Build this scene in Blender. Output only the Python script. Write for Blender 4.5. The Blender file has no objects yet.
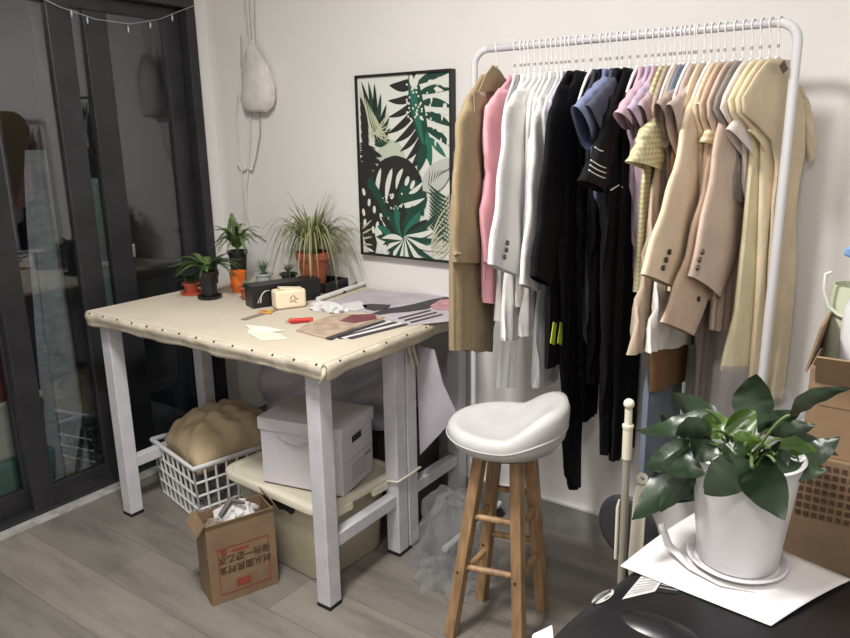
import bpy, math, random
from math import sin, cos, pi, radians as R
from mathutils import Vector as V, Matrix as M
random.seed(7)
rnd = random.uniform
C = bpy.context.scene.collection
sc = bpy.context.scene
# ---------------------------------------------------------------- camera
F, YAW, PITCH, ROLL = .7223, -.6160, .2493, -.0157
CAM = V((2.8709, -2.3487, 1.4958))
cf = V((sin(YAW)*cos(PITCH), cos(YAW)*cos(PITCH), -sin(PITCH)))
r0 = V((cos(YAW), -sin(YAW), 0)); u0 = r0.cross(cf)
cr = cos(ROLL)*r0 + sin(ROLL)*u0; cu = -sin(ROLL)*r0 + cos(ROLL)*u0
cd = bpy.data.cameras.new('camera'); cam = bpy.data.objects.new('camera', cd); C.objects.link(cam)
cam.matrix_world = M(((cr.x, cu.x, -cf.x, CAM.x), (cr.y, cu.y, -cf.y, CAM.y), (cr.z, cu.z, -cf.z, CAM.z), (0, 0, 0, 1)))
cd.sensor_width = 36; cd.lens = F*1000/850*36; cd.clip_start = .02
sc.camera = cam

def ray(px, py): return cf + cr*((px-425)/(F*1000)) - cu*((py-319)/(F*1000))
def at(px, py, ax, val):          # the point of the plane x/y/z = val seen there
    d = ray(px, py); return CAM + d*((val-CAM[ax])/d[ax])
def atp(px, py, O, n):
    d = ray(px, py); return CAM + d*((O-CAM).dot(n)/d.dot(n))

# ---------------------------------------------------------------- materials
def new_mat(name):
    m = bpy.data.materials.new(name); m.use_nodes = True
    nt = m.node_tree; return m, nt, nt.nodes['Principled BSDF']
def mat(name, col, rough=.7, metal=0, noise=0, nscale=20, bump=0, bscale=60, trans=0, alpha=1, sheen=0, spec=.5, col2=None, stretch=(1, 1, 1), coat=0, sss=0):
    m, nt, b = new_mat(name)
    b.inputs['Base Color'].default_value = (*col, 1); b.inputs['Roughness'].default_value = rough
    b.inputs['Metallic'].default_value = metal; b.inputs['Specular IOR Level'].default_value = spec
    b.inputs['Transmission Weight'].default_value = trans; b.inputs['Alpha'].default_value = alpha
    b.inputs['Sheen Weight'].default_value = sheen; b.inputs['Coat Weight'].default_value = coat
    tc = nt.nodes.new('ShaderNodeTexCoord'); mp = nt.nodes.new('ShaderNodeMapping'); mp.inputs['Scale'].default_value = stretch
    nt.links.new(tc.outputs['Object'], mp.inputs['Vector'])
    if noise or col2:
        n = nt.nodes.new('ShaderNodeTexNoise'); n.inputs['Scale'].default_value = nscale; n.inputs['Detail'].default_value = 5
        nt.links.new(mp.outputs[0], n.inputs['Vector'])
        mx = nt.nodes.new('ShaderNodeMix'); mx.data_type = 'RGBA'
        c2 = col2 or tuple(max(0, c*(1-noise)) for c in col)
        c1 = col if col2 else tuple(min(1, c*(1+noise*.5)) for c in col)
        mx.inputs[6].default_value = (*c1, 1); mx.inputs[7].default_value = (*c2, 1)
        rp = nt.nodes.new('ShaderNodeMapRange'); rp.inputs[1].default_value = .35; rp.inputs[2].default_value = .65
        nt.links.new(n.outputs[0], rp.inputs[0]); nt.links.new(rp.outputs[0], mx.inputs[0]); nt.links.new(mx.outputs[2], b.inputs['Base Color'])
    if bump:
        n2 = nt.nodes.new('ShaderNodeTexNoise'); n2.inputs['Scale'].default_value = bscale; n2.inputs['Detail'].default_value = 6
        nt.links.new(mp.outputs[0], n2.inputs['Vector'])
        bp = nt.nodes.new('ShaderNodeBump'); bp.inputs['Strength'].default_value = bump; bp.inputs['Distance'].default_value = .01
        nt.links.new(n2.outputs[0], bp.inputs['Height']); nt.links.new(bp.outputs[0], b.inputs['Normal'])
    return m
_fab = {}
def fab(name, col, rough=.88, alpha=1, bump=.25):
    if name not in _fab:
        _fab[name] = mat('fabric_'+name, col, rough, noise=.10, nscale=9, bump=bump, bscale=45, sheen=0 if max(col) < .3 else .1, spec=.2, alpha=alpha)
    return _fab[name]
def pattern_mat(name, kind, ca, cb, scale):
    m, nt, b = new_mat(name); b.inputs['Roughness'].default_value = .85
    tc = nt.nodes.new('ShaderNodeTexCoord'); sx = nt.nodes.new('ShaderNodeSeparateXYZ'); nt.links.new(tc.outputs['Object'], sx.inputs[0])
    def wave(sock, k):
        a = nt.nodes.new('ShaderNodeMath'); a.operation = 'MULTIPLY'; a.inputs[1].default_value = k; nt.links.new(sock, a.inputs[0])
        f = nt.nodes.new('ShaderNodeMath'); f.operation = 'FRACT'; nt.links.new(a.outputs[0], f.inputs[0])
        g = nt.nodes.new('ShaderNodeMath'); g.operation = 'GREATER_THAN'; g.inputs[1].default_value = .5; nt.links.new(f.outputs[0], g.inputs[0]); return g.outputs[0]
    wz = wave(sx.outputs[2], scale)
    mx = nt.nodes.new('ShaderNodeMix'); mx.data_type = 'RGBA'; mx.inputs[6].default_value = (*ca, 1); mx.inputs[7].default_value = (*cb, 1)
    wy = wave(sx.outputs[1], scale*(.55 if kind == 'check' else 1))
    if kind == 'check':
        ad = nt.nodes.new('ShaderNodeMath'); ad.operation = 'ADD'; nt.links.new(wz, ad.inputs[0]); nt.links.new(wy, ad.inputs[1])
        hf = nt.nodes.new('ShaderNodeMath'); hf.operation = 'MULTIPLY'; hf.inputs[1].default_value = .5; nt.links.new(ad.outputs[0], hf.inputs[0])
        nt.links.new(hf.outputs[0], mx.inputs[0])
    elif kind == 'hstripe': nt.links.new(wz, mx.inputs[0])
    else: nt.links.new(wy, mx.inputs[0])
    nt.links.new(mx.outputs[2], b.inputs['Base Color']); return m

WALL = mat('wall_paint', (.80, .785, .765), .85, noise=.03, nscale=1.5, bump=.05, bscale=90)
CEIL = mat('ceiling_paint', (.8, .8, .78), .9)
WHITEM = mat('white_painted_steel', (.62, .62, .66), .42, noise=.08, nscale=14)
ALU = mat('dark_aluminium', (.026, .026, .030), .38, noise=.25, nscale=8, spec=.5)
STRIP = mat('pale_stone_strip', (.42, .41, .39), .6, noise=.25, nscale=22)
SKIRT = mat('grey_skirting_tile', (.30, .30, .29), .5, noise=.2, nscale=12)
SKTOP = mat('white_skirting_lip', (.75, .75, .73), .5)
CANVAS = mat('cream_canvas', (.60, .535, .43), .9, noise=.05, nscale=5, bump=.25, bscale=35)
CANVAS2 = mat('cream_canvas_hem', (.60, .54, .43), .9, noise=.15, nscale=18, bump=.5, bscale=30)
TACK = mat('dark_tack', (.10, .05, .04), .4, metal=.6)
BLACKP = mat('black_plastic', (.012, .012, .013), .4)
RUBBER = mat('black_rubber', (.01, .01, .01), .8)
TERRA = mat('terracotta', (.36, .10, .05), .75, noise=.25, nscale=25)
REDP = mat('red_plastic_pot', (.62, .11, .06), .45, noise=.15)
ORANGE = mat('orange_plastic', (.80, .18, .02), .4, noise=.15)
SOIL = mat('dark_soil', (.03, .02, .013), .95, noise=.5, nscale=90, bump=1, bscale=90)
FERN = mat('fern_green', (.12, .19, .05), .6, noise=.4, nscale=30)
FERND = mat('dark_fern_green', (.04, .09, .025), .6, noise=.4, nscale=30)
SUCC = mat('succulent_green', (.17, .24, .16), .55, noise=.3, nscale=30)
SPID = mat('spider_plant_leaf', (.16, .19, .065), .5, noise=.5, nscale=16, col2=(.34, .35, .18))
LILY = mat('glossy_dark_leaf', (.015, .036, .013), .36, noise=.45, nscale=9, spec=.55)
LILY2 = mat('glossy_bright_leaf', (.07, .145, .02), .3, noise=.4, nscale=9, spec=.55)
STEMM = mat('pale_green_stem', (.10, .15, .05), .5)
CERAM = mat('white_glazed_plastic', (.72, .71, .73), .28, spec=.5)
PAPER = mat('white_paper', (.74, .725, .73), .8, noise=.03, nscale=6)
PAPERW = mat('cream_paper_packet', (.86, .76, .56), .6, noise=.1, nscale=10, bump=.3, bscale=20)
CARD = mat('brown_cardboard', (.235, .155, .09), .85, noise=.18, nscale=9, bump=.1, bscale=60)
CARD2 = mat('printed_cardboard', (.31, .20, .115), .8, noise=.15, nscale=9)
INK = mat('dark_brown_ink', (.07, .035, .02), .8)
REDINK = mat('red_ink', (.28, .05, .03), .8)
LEATH = mat('white_leatherette', (.64, .64, .63), .35, noise=.06, nscale=10, bump=.1, bscale=70)
WOOD = mat('honey_wood', (.40, .245, .125), .45, noise=.35, nscale=9, stretch=(6, 6, .8))
CREAMP = mat('cream_plastic', (.80, .74, .60), .4)
BINL = mat('cream_plastic_lid', (.68, .64, .51), .42, noise=.04, nscale=8)
BINB = mat('frosted_plastic_tub', (.50, .46, .34), .35, noise=.1, nscale=6)
BRIEF = mat('lilac_white_card', (.60, .58, .62), .75, noise=.05, nscale=6)
BASK = mat('white_plastic_basket', (.66, .66, .66), .4)
BEIGECL = mat('beige_muslin', (.56, .44, .28), .95, noise=.12, nscale=7, bump=.5, bscale=16)
DARKST = mat('dark_contents', (.03, .02, .02), .8)
MACH = mat('black_machine_shell', (.012, .012, .014), .33, noise=.3, nscale=6, bump=.08, bscale=20)
STEEL = mat('hook_steel', (.45, .44, .43), .35, metal=.9)
RAILM = mat('white_tube', (.66, .66, .68), .35)
HANG = mat('white_hanger_plastic', (.80, .79, .80), .4)
HANGG = mat('grey_hanger_plastic', (.10, .10, .10), .5)
LILACB = mat('lavender_plastic_sheet', (.46, .43, .48), .5, noise=.2, nscale=6, bump=.5, bscale=8)

def glass_mat(name, tint=(.75, .78, .8), rough=0.0, refl=1.5, base=0.0):
    m = bpy.data.materials.new(name); m.use_nodes = True; nt = m.node_tree; nt.nodes.clear()
    o = nt.nodes.new('ShaderNodeOutputMaterial'); t = nt.nodes.new('ShaderNodeBsdfTransparent'); t.inputs[0].default_value = (*tint, 1)
    g = nt.nodes.new('ShaderNodeBsdfGlossy'); g.inputs['Roughness'].default_value = rough; g.inputs[0].default_value = (.95, .95, 1, 1)
    f = nt.nodes.new('ShaderNodeFresnel'); ge = nt.nodes.new('ShaderNodeNewGeometry'); mr = nt.nodes.new('ShaderNodeMapRange'); mr.inputs[3].default_value = refl; mr.inputs[4].default_value = 1/refl; nt.links.new(ge.outputs['Backfacing'], mr.inputs[0]); nt.links.new(mr.outputs[0], f.inputs[0])
    a = nt.nodes.new('ShaderNodeMath'); a.operation = 'ADD'; a.inputs[1].default_value = base; a.use_clamp = True
    x = nt.nodes.new('ShaderNodeMixShader'); nt.links.new(f.outputs[0], a.inputs[0]); nt.links.new(a.outputs[0], x.inputs[0])
    nt.links.new(t.outputs[0], x.inputs[1]); nt.links.new(g.outputs[0], x.inputs[2]); nt.links.new(x.outputs[0], o.inputs[0]); return m
GLASS = glass_mat('door_glass', (.75, .78, .80), .0, 1.55, .055)
FILM = None
def sheer_mat(name, col, op):
    m = bpy.data.materials.new(name); m.use_nodes = True; nt = m.node_tree; nt.nodes.clear()
    o = nt.nodes.new('ShaderNodeOutputMaterial'); t = nt.nodes.new('ShaderNodeBsdfTransparent')
    d = nt.nodes.new('ShaderNodeBsdfDiffuse'); d.inputs[0].default_value = (*col, 1); x = nt.nodes.new('ShaderNodeMixShader'); x.inputs[0].default_value = op
    tl = nt.nodes.new('ShaderNodeBsdfTranslucent'); tl.inputs[0].default_value = (*col, 1); ad = nt.nodes.new('ShaderNodeMixShader'); ad.inputs[0].default_value = .3
    nt.links.new(d.outputs[0], ad.inputs[1]); nt.links.new(tl.outputs[0], ad.inputs[2])
    nt.links.new(t.outputs[0], x.inputs[1]); nt.links.new(ad.outputs[0], x.inputs[2]); nt.links.new(x.outputs[0], o.inputs[0]); return m

FILM = sheer_mat('clear_plastic_film', (.5, .51, .53), .22)
# floor: pale grey laminate planks running along X
def floor_mat():
    m, nt, b = new_mat('grey_wood_planks'); b.inputs['Roughness'].default_value = .42
    tc = nt.nodes.new('ShaderNodeTexCoord')
    br = nt.nodes.new('ShaderNodeTexBrick'); br.inputs['Scale'].default_value = 1; br.inputs['Brick Width'].default_value = 1.25; br.inputs['Row Height'].default_value = .195
    br.inputs['Mortar Size'].default_value = .0012; br.inputs['Color1'].default_value = (.27, .25, .225, 1); br.inputs['Color2'].default_value = (.205, .192, .175, 1)
    br.inputs['Mortar'].default_value = (.12, .11, .10, 1); br.inputs['Bias'].default_value = 0.1
    nt.links.new(tc.outputs['Object'], br.inputs['Vector'])
    mp = nt.nodes.new('ShaderNodeMapping'); mp.inputs['Scale'].default_value = (1.6, 9, 1); nt.links.new(tc.outputs['Object'], mp.inputs['Vector'])
    n = nt.nodes.new('ShaderNodeTexNoise'); n.inputs['Scale'].default_value = 1.3; n.inputs['Detail'].default_value = 8; n.inputs['Roughness'].default_value = .65
    nt.links.new(mp.outputs[0], n.inputs['Vector'])
    cr_ = nt.nodes.new('ShaderNodeValToRGB'); cr_.color_ramp.elements[0].position = .30; cr_.color_ramp.elements[0].color = (.55, .53, .52, 1)
    cr_.color_ramp.elements[1].position = .56; cr_.color_ramp.elements[1].color = (1.06, 1.04, 1.0, 1)
    nt.links.new(n.outputs[0], cr_.inputs[0])
    mx = nt.nodes.new('ShaderNodeMix'); mx.data_type = 'RGBA'; mx.blend_type = 'MULTIPLY'; mx.inputs[0].default_value = .85
    nt.links.new(br.outputs[0], mx.inputs[6]); nt.links.new(cr_.outputs[0], mx.inputs[7]); nt.links.new(mx.outputs[2], b.inputs['Base Color'])
    return m
FLOOR = floor_mat()

# ---------------------------------------------------------------- mesh building
WM = {}
def world(o): return WM.get(o.name, M.Identity(4)) if o else M.Identity(4)
class MB:
    def __init__(s): s.v = []; s.f = []; s.m = []; s.mi = 0; s.T = M.Identity(4)
    def add(s, vs, fs):
        b = len(s.v); s.v += [s.T @ V(v) for v in vs]; s.f += [[i+b for i in f] for f in fs]; s.m += [s.mi]*len(fs); return s
    def box(s, c, d, rz=0, rx=0, ry=0, taper=1):
        r = M.Rotation(rz, 4, 'Z') @ M.Rotation(ry, 4, 'Y') @ M.Rotation(rx, 4, 'X'); c = V(c); vs = []
        for z in (-.5, .5):
            t = taper if z < 0 else 1
            for x, y in ((-.5, -.5), (.5, -.5), (.5, .5), (-.5, .5)): vs.append(c + r @ V((x*d[0]*t, y*d[1]*t, z*d[2])))
        return s.add(vs, [(3, 2, 1, 0), (4, 5, 6, 7), (0, 1, 5, 4), (1, 2, 6, 5), (2, 3, 7, 6), (3, 0, 4, 7)])
    def b2(s, a, b): return s.box([(a[i]+b[i])/2 for i in range(3)], [abs(b[i]-a[i]) for i in range(3)])
    def loft(s, rings, cap=(True, True), closed=True):
        n = len(rings[0]); vs = [p for r in rings for p in r]; fs = []
        for i in range(len(rings)-1):
            for j in range(n if closed else n-1):
                k = (j+1) % n; fs.append((i*n+j, i*n+k, (i+1)*n+k, (i+1)*n+j))
        if cap[0]: fs.append(tuple(range(n))[::-1])
        if cap[1]: fs.append(tuple((len(rings)-1)*n+j for j in range(n)))
        return s.add(vs, fs)
    def tube(s, pts, r, n=8, cap=True):
        pts = [V(p) for p in pts]; rs = r if isinstance(r, (list, tuple)) else [r]*len(pts); rings = []; up = None
        for i, p in enumerate(pts):
            t = (pts[min(i+1, len(pts)-1)] - pts[max(i-1, 0)]).normalized()
            if up is None: up = V((0, 0, 1)) if abs(t.z) < .9 else V((1, 0, 0))
            a = t.cross(up).normalized(); up = a.cross(t).normalized(); b = up
            rings.append([p + (a*cos(2*pi*k/n) + b*sin(2*pi*k/n))*rs[i] for k in range(n)])
        return s.loft(rings, (cap, cap))
    def lathe(s, prof, c=(0, 0, 0), n=28, cap=(True, True), sx=1, sy=1):
        c = V(c); return s.loft([[c + V((r*cos(2*pi*k/n)*sx, r*sin(2*pi*k/n)*sy, z)) for k in range(n)] for r, z in prof], cap)
    def sheet(s, fn, nu, nv):
        vs = [fn(i/nu, j/nv) for j in range(nv+1) for i in range(nu+1)]
        return s.add(vs, [(j*(nu+1)+i, j*(nu+1)+i+1, (j+1)*(nu+1)+i+1, (j+1)*(nu+1)+i) for j in range(nv) for i in range(nu)])
    def poly(s, pts, h=None, axis=V((0, 0, 1))):
        n = len(pts)
        if h is None: return s.add(pts, [tuple(range(n))])
        return s.loft([[V(p) for p in pts], [V(p)+axis*h for p in pts]])
    def sphere(s, c, r, n=14, sc_=(1, 1, 1)):
        c = V(c); rings = [[c + V((r*sin(pi*i/n)*cos(2*pi*k/(2*n))*sc_[0], r*sin(pi*i/n)*sin(2*pi*k/(2*n))*sc_[1], -r*cos(pi*i/n)*sc_[2])) for k in range(2*n)] for i in range(1, n)]
        return s.loft(rings)
    def build(s, name, mats, parent=None, smooth=None, bevel=0, bseg=2, solid=0, subsurf=0, local=False):
        if not isinstance(mats, (list, tuple)): mats = [mats]
        me = bpy.data.meshes.new(name); I = world(parent).inverted()
        me.from_pydata([tuple(v if local else I @ v) for v in s.v], [], s.f)
        for m_ in mats: me.materials.append(m_)
        me.polygons.foreach_set('material_index', s.m)
        if smooth is not None:
            me.polygons.foreach_set('use_smooth', [True]*len(me.polygons))
            if smooth < 180: me.set_sharp_from_angle(angle=R(smooth))
        me.update(); o = bpy.data.objects.new(name, me); C.objects.link(o); o.parent = parent
        WM[o.name] = world(parent)
        if solid: q = o.modifiers.new('solid', 'SOLIDIFY'); q.thickness = solid; q.offset = 0
        if bevel: q = o.modifiers.new('bevel', 'BEVEL'); q.width = bevel; q.segments = bseg; q.limit_method = 'ANGLE'; q.angle_limit = R(40)
        if subsurf: q = o.modifiers.new('sub', 'SUBSURF'); q.levels = subsurf; q.render_levels = subsurf
        return o
def tag(o, label, cat, group=None, kind=None):
    o['label'] = label; o['category'] = cat
    if group: o['group'] = group
    if kind: o['kind'] = kind
    return o
def thing(name, label, cat, loc=(0, 0, 0), rz=0, group=None):
    o = bpy.data.objects.new(name, None); C.objects.link(o); o.empty_display_size = .1
    o.location = loc; o.rotation_euler = (0, 0, rz); WM[o.name] = M.Translation(V(loc)) @ M.Rotation(rz, 4, 'Z')
    return tag(o, label, cat, group)
def struct(o): o['kind'] = 'structure'; return o
def copy_tree(o, parent=None):
    c = o.copy(); C.objects.link(c); c.parent = parent
    for ch in o.children: copy_tree(ch, c)
    return c
def bez(a, b, c, n=10):
    a, b, c = V(a), V(b), V(c); return [a*(1-t)**2 + b*2*t*(1-t) + c*t*t for t in [i/n for i in range(n+1)]]

# ---------------------------------------------------------------- the room
XR, YF, ZC = 3.4, -3.7, 2.62
struct(MB().b2((0, YF, -.06), (XR, .0, 0)).build('floor', FLOOR))
struct(MB().b2((-.12, YF-.1, ZC), (XR+.1, .1, ZC+.08)).build('ceiling', CEIL))
struct(MB().b2((-.12, 0, 0), (XR+.1, .12, ZC)).build('wall_back', WALL))
struct(MB().b2((XR, YF, 0), (XR+.1, 0, ZC)).build('wall_right', WALL))
struct(MB().b2((0, YF-.1, 0), (XR+.1, YF, ZC)).build('wall_front', WALL))
w = MB().b2((-.12, -.085, 0), (0, 0, ZC)).b2((-.12, -3.1, 2.115), (0, -.085, ZC)).b2((-.12, YF, 0), (0, -3.1, ZC))
struct(w.build('wall_left', WALL))
struct(MB().b2((0, -.012, 0), (XR, 0, .118)).build('baseboard_back', SKIRT))
struct(MB().b2((0, -.016, .118), (XR, 0, .127)).build('trim_1', SKTOP))
struct(MB().b2((0.0, -3.1, 0), (.085, -.1, .012)).build('trim_2', STRIP, bevel=.003))
# the glazed aluminium sliding door set in the left wall
door = struct(MB().b2((-.10, -3.1, .0), (.03, -.085, .03)).b2((-.10, -3.1, 2.06), (.03, -.085, 2.115)).b2((-.10, -.135, .03), (.03, -.085, 2.06)).b2((-.10, -3.1, .03), (.03, -3.05, 2.06)).build('door_1', ALU, bevel=.004))
def sash(y0, y1, x, wl, wr, br=.085, tr=.055):
    m = MB().b2((x-.02, y0, .03), (x+.02, y0+wl, 2.06)).b2((x-.02, y1-wr, .03), (x+.02, y1, 2.06))
    m.b2((x-.02, y0+wl, .03), (x+.02, y1-wr, .03+br)).b2((x-.02, y0+wl, 2.06-tr), (x+.02, y1-wr, 2.06))
    s_ = m.build('sash_frame', ALU, door, bevel=.004)
    MB().b2((x-.003, y0+wl, .03+br), (x+.003, y1-wr, 2.06-tr)).build('glass_pane', GLASS, s_)
    return s_
sash(-1.10, -.676, .008, .09, .098)
sa = sash(-.80, -.135, -.045, .05, .085)
MB().b2((-.065, -.595, .115), (-.025, -.49, 2.005)).build('mullion', ALU, sa, bevel=.004)
sash(-2.1, -1.05, -.045, .07, .05)
sash(-3.05, -2.1, .008, .07, .07)
MB().b2((-.025, -.50, .99), (-.012, -.488, 1.05)).build('door_handle', STEEL, sa, bevel=.004)

# balcony beyond the glass
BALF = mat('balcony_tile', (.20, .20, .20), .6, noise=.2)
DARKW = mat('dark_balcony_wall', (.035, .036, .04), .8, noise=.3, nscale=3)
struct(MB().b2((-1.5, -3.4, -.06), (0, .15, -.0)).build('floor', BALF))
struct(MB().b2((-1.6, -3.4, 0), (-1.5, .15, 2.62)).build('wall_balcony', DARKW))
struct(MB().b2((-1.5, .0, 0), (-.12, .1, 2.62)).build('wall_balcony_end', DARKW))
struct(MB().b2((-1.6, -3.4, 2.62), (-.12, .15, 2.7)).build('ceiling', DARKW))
MESHC = mat('white_gauze', (.55, .56, .52), .9, noise=.2, nscale=14, bump=.6, bscale=25, stretch=(1, 1, 3))
p = at(86, 480, 2, .01)
cx, cy = -.22, -.76
def gz(k, z):
    a = 2*pi*k/40; r = (.035 + .085*(1-z/1.45)**.7)*(1+.18*sin(7*a+z*2)); return V((cx+r*cos(a)*.55, cy+r*sin(a)*1.05, z+.01))
tag(MB().loft([[gz(k, 1.45*i/16) for k in range(40)] for i in range(17)]).build('gauze_roll', MESHC, smooth=60), 'white gauze sheet bunched into a tall cone outside the glass door', 'fabric')
pl = thing('broom', 'dark broom pole with a yellow green grip leaning outside the glass', 'broom', (-.10, -.86, 0))
a, b = at(76, 478, 0, -.10), at(97, 318, 0, -.10); a.z = max(a.z, .03)
MB().tube([a, b], .009).build('pole', BLACKP, pl, smooth=60)
MB().tube([a.lerp(b, .42), a.lerp(b, .66)], .014).build('grip', mat('yellow_green_grip', (.45, .5, .1), .6), pl, smooth=60)
MB().box(a+V((0, 0, 0)), (.05, .08, .05)).build('brush_head', mat('lime_brush', (.3, .36, .08), .9), pl)
PANEL = mat('mint_panel', (.42, .55, .48), .6, noise=.1)
tag(MB().b2((-.28, -.55, .0), (-.24, -.40, 1.33)).build('standing_panel', PANEL, bevel=.004), 'pale mint board standing upright outside, between two door stiles', 'board')
tag(MB().b2((-.42, -1.22, .46), (-.16, -.93, .60)).build('red_box', mat('dark_red_card', (.25, .03, .03), .7), bevel=.006), 'dark red box on the cream tub outside the far left pane', 'box')
t = thing('storage_tub', 'cream tub with rolled rim outside the far left pane', 'tub', (-.29, -1.07, .2))
MB().box((-.29, -1.07, .32), (.24, .30, .25), taper=.86).build('body', CREAMP, t, bevel=.02)
MB().b2((-.42, -1.24, .43), (-.16, -.90, .46)).build('rim', CREAMP, t, bevel=.01)
tag(MB().box((-.29, -1.07, .10), (.28, .36, .19), taper=.9).build('green_crate', mat('dull_green_plastic', (.10, .26, .20), .5), bevel=.015), 'dull green crate under the cream tub outside the glass', 'crate')

# string of tiny lights across the top of the door
s = thing('string_lights', 'thin white wire with tiny clear bulbs draped across the door top', 'string lights', (.05, -.6, 1.9))
P = [at(x, y, 0, .045) for x, y in ((30, -8), (60, 7), (95, 19), (130, 24), (160, 19), (180, 11), (201, 3))]
pts = []
for i in range(len(P)-1):
    for k in range(5): pts.append(P[i].lerp(P[i+1], k/5))
pts.append(P[-1]); MB().tube(pts, .0011, 6).build('wire', mat('pale_wire', (.6, .6, .6), .4), s, smooth=60)
BULB = mat('clear_bulb', (.8, .8, .8), .1, alpha=.7)
for x, y in ((71, 10), (87, 17), (128, 26), (150, 22), (172, 15)):
    q = at(x, y, 0, .045); MB().tube([q, q-V((0, 0, .012)), q-V((0, 0, .026))], [.0015, .004, .001], 8).build('bulb', BULB, s, smooth=60)

# ---------------------------------------------------------------- worktable
TH = .869; TX0, TX1, TY0 = .272, 1.490, -.905
tb = thing('worktable', 'large canvas topped cutting table with white steel legs against the wall', 'table', (.86, -.46, 0))
MB().b2((TX0, TY0, TH-.022), (TX1, -.02, TH)).build('tabletop', CANVAS, tb, bevel=.008, bseg=3)
def band(a, b, out, n=60, seed=1):
    rr = random.Random(seed); ph = rr.uniform(0, 6); a, b, out = V(a), V(b), V(out)
    def fn(u, v):
        q = a.lerp(b, u); L = (b-a).length*u
        z = -v*(.050 + .003*sin(L*17+ph)*v + .0015*sin(L*43)); o = .003+.003*v*sin(L*26+ph)+.0015*sin(L*61)*v + .006*sin(v*pi)+.004*sin(v*2*pi)
        return q + out*o + V((0, 0, z))
    return fn
cm = MB().sheet(band((TX0, TY0, TH-.004), (TX1, TY0, TH-.004), (0, -1, 0)), 80, 6).sheet(band((TX1, TY0, TH-.004), (TX1, -.02, TH-.004), (1, 0, 0), seed=3), 60, 6)
cm.sheet(band((TX0, -.02, TH-.004), (TX0, TY0, TH-.004), (-1, 0, 0), seed=4), 60, 6)
cm.build('canvas_hem', CANVAS2, tb, smooth=180, solid=.003)
MB().tube(bez((TX1, TY0, TH-.02), (TX1+.02, TY0-.018, TH-.03), (TX1-.008, TY0-.010, TH-.062), 8), [.007, .008, .008, .008, .007, .007, .006, .004, .003], 8).build('corner_fold', CANVAS2, tb, smooth=80)
for i in range(14):
    x = TX0+.03+i*(TX1-TX0-.05)/13
    MB().tube([(x, TY0-.003, TH-.008), (x, TY0-.011, TH-.008)], .0035, 8).build('tack', TACK, tb, smooth=40)
for i in range(8):
    y = TY0+.06+i*.11
    MB().tube([(TX1+.003, y, TH-.009), (TX1+.011, y, TH-.009)], .0035, 8).build('tack', TACK, tb, smooth=40)
def tleg(x, y, s=.056):
    l = MB().b2((x-s/2, y-s/2, .012), (x+s/2, y+s/2, TH-.022)).build('leg', WHITEM, tb, bevel=.003)
    MB().b2((x-s/2-.001, y-s/2-.001, 0), (x+s/2+.001, y+s/2+.001, .012)).build('foot_cap', RUBBER, l)
for x, y in ((.315, -.845), (1.40, -.84), (1.40, -.465), (.315, -.435), (1.40, -.40), (.315, -.06), (1.40, -.06)): tleg(x, y)
for x in (.315, 1.40):
    MB().b2((x-.02, -.817, .20), (x+.02, -.493, .245)).build('stretcher', WHITEM, tb, bevel=.003)
    MB().b2((x-.02, -.372, .20), (x+.02, -.088, .245)).build('stretcher', WHITEM, tb, bevel=.003)
    MB().b2((x-.02, -.817, .80), (x+.02, -.088, .847)).build('top_rail', WHITEM, tb, bevel=.003)
for y in (-.845, -.06): MB().b2((.343, y-.02, .80), (1.372, y+.02, .847)).build('top_rail', WHITEM, tb, bevel=.003)
# cord tied round the double leg and the cloth tie that hangs beside it
t = tag(MB().tube([(1.40+.034*cx_, -.432+.07*sy_, .30+.006*cx_) for cx_, sy_ in ((-1, -1), (1, -1), (1.05, 0), (1, 1), (-1, 1), (-1.05, 0), (-1, -1))], .004).build('tie_cord', CREAMP, smooth=60), 'cream cord knotted around the double middle table leg', 'cord')
t = MB()
for dx in (0, .018): t.tube(bez((1.433+dx*.3, -.445+dx, .835), (1.45, -.43+dx, .78), (1.437, -.40+dx*1.6, .70), 8), [.004, .007, .006, .007, .008, .007, .006, .006, .003], 6)
tag(t.build('cloth_tie', CANVAS2, smooth=60), 'cream cloth tie dangling from the table edge by the middle leg', 'cloth')

# ---------------------------------------------------------------- picture
PX0, PX1, PZ0, PZ1 = .905, 1.365, 1.012, 1.729
pic = thing('wall_picture', 'framed green and black tropical leaf print above the worktable', 'picture', ((PX0+PX1)/2, 0, PZ0))
fw = .010
m = MB().b2((PX0, -.034, PZ0), (PX0+fw, -.002, PZ1)).b2((PX1-fw, -.034, PZ0), (PX1, -.002, PZ1)).b2((PX0+fw, -.034, PZ0), (PX1-fw, -.002, PZ0+fw)).b2((PX0+fw, -.034, PZ1-fw), (PX1-fw, -.002, PZ1))
m.build('frame', mat('black_frame', (.012, .012, .012), .5), pic, bevel=.001)
MB().b2((PX0+fw, -.026, PZ0+fw), (PX1-fw, -.004, PZ1-fw)).build('canvas', mat('print_ground', (.70, .72, .66), .8), pic)
art = MB(); Wp, Hp = PX1-PX0-2*fw, PZ1-PZ0-2*fw; lay = [0]; asp = Hp/Wp
def clip(poly):                       # keep the artwork inside the canvas
    def cut(ps, ax, lim, sg):
        o = []
        for i in range(len(ps)):
            a_, b_ = ps[i-1], ps[i]; ia, ib = sg*(a_[ax]-lim) <= 0, sg*(b_[ax]-lim) <= 0
            if ia != ib:
                t_ = (lim-a_[ax])/(b_[ax]-a_[ax]); o.append((a_[0]+(b_[0]-a_[0])*t_, a_[1]+(b_[1]-a_[1])*t_))
            if ib: o.append(b_)
        return o
    for ax, lim, sg in ((0, 0, -1), (0, 1, 1), (1, 0, -1), (1, 1, 1)):
        if len(poly) < 3: return []
        poly = cut(poly, ax, lim, sg)
    return poly
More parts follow.
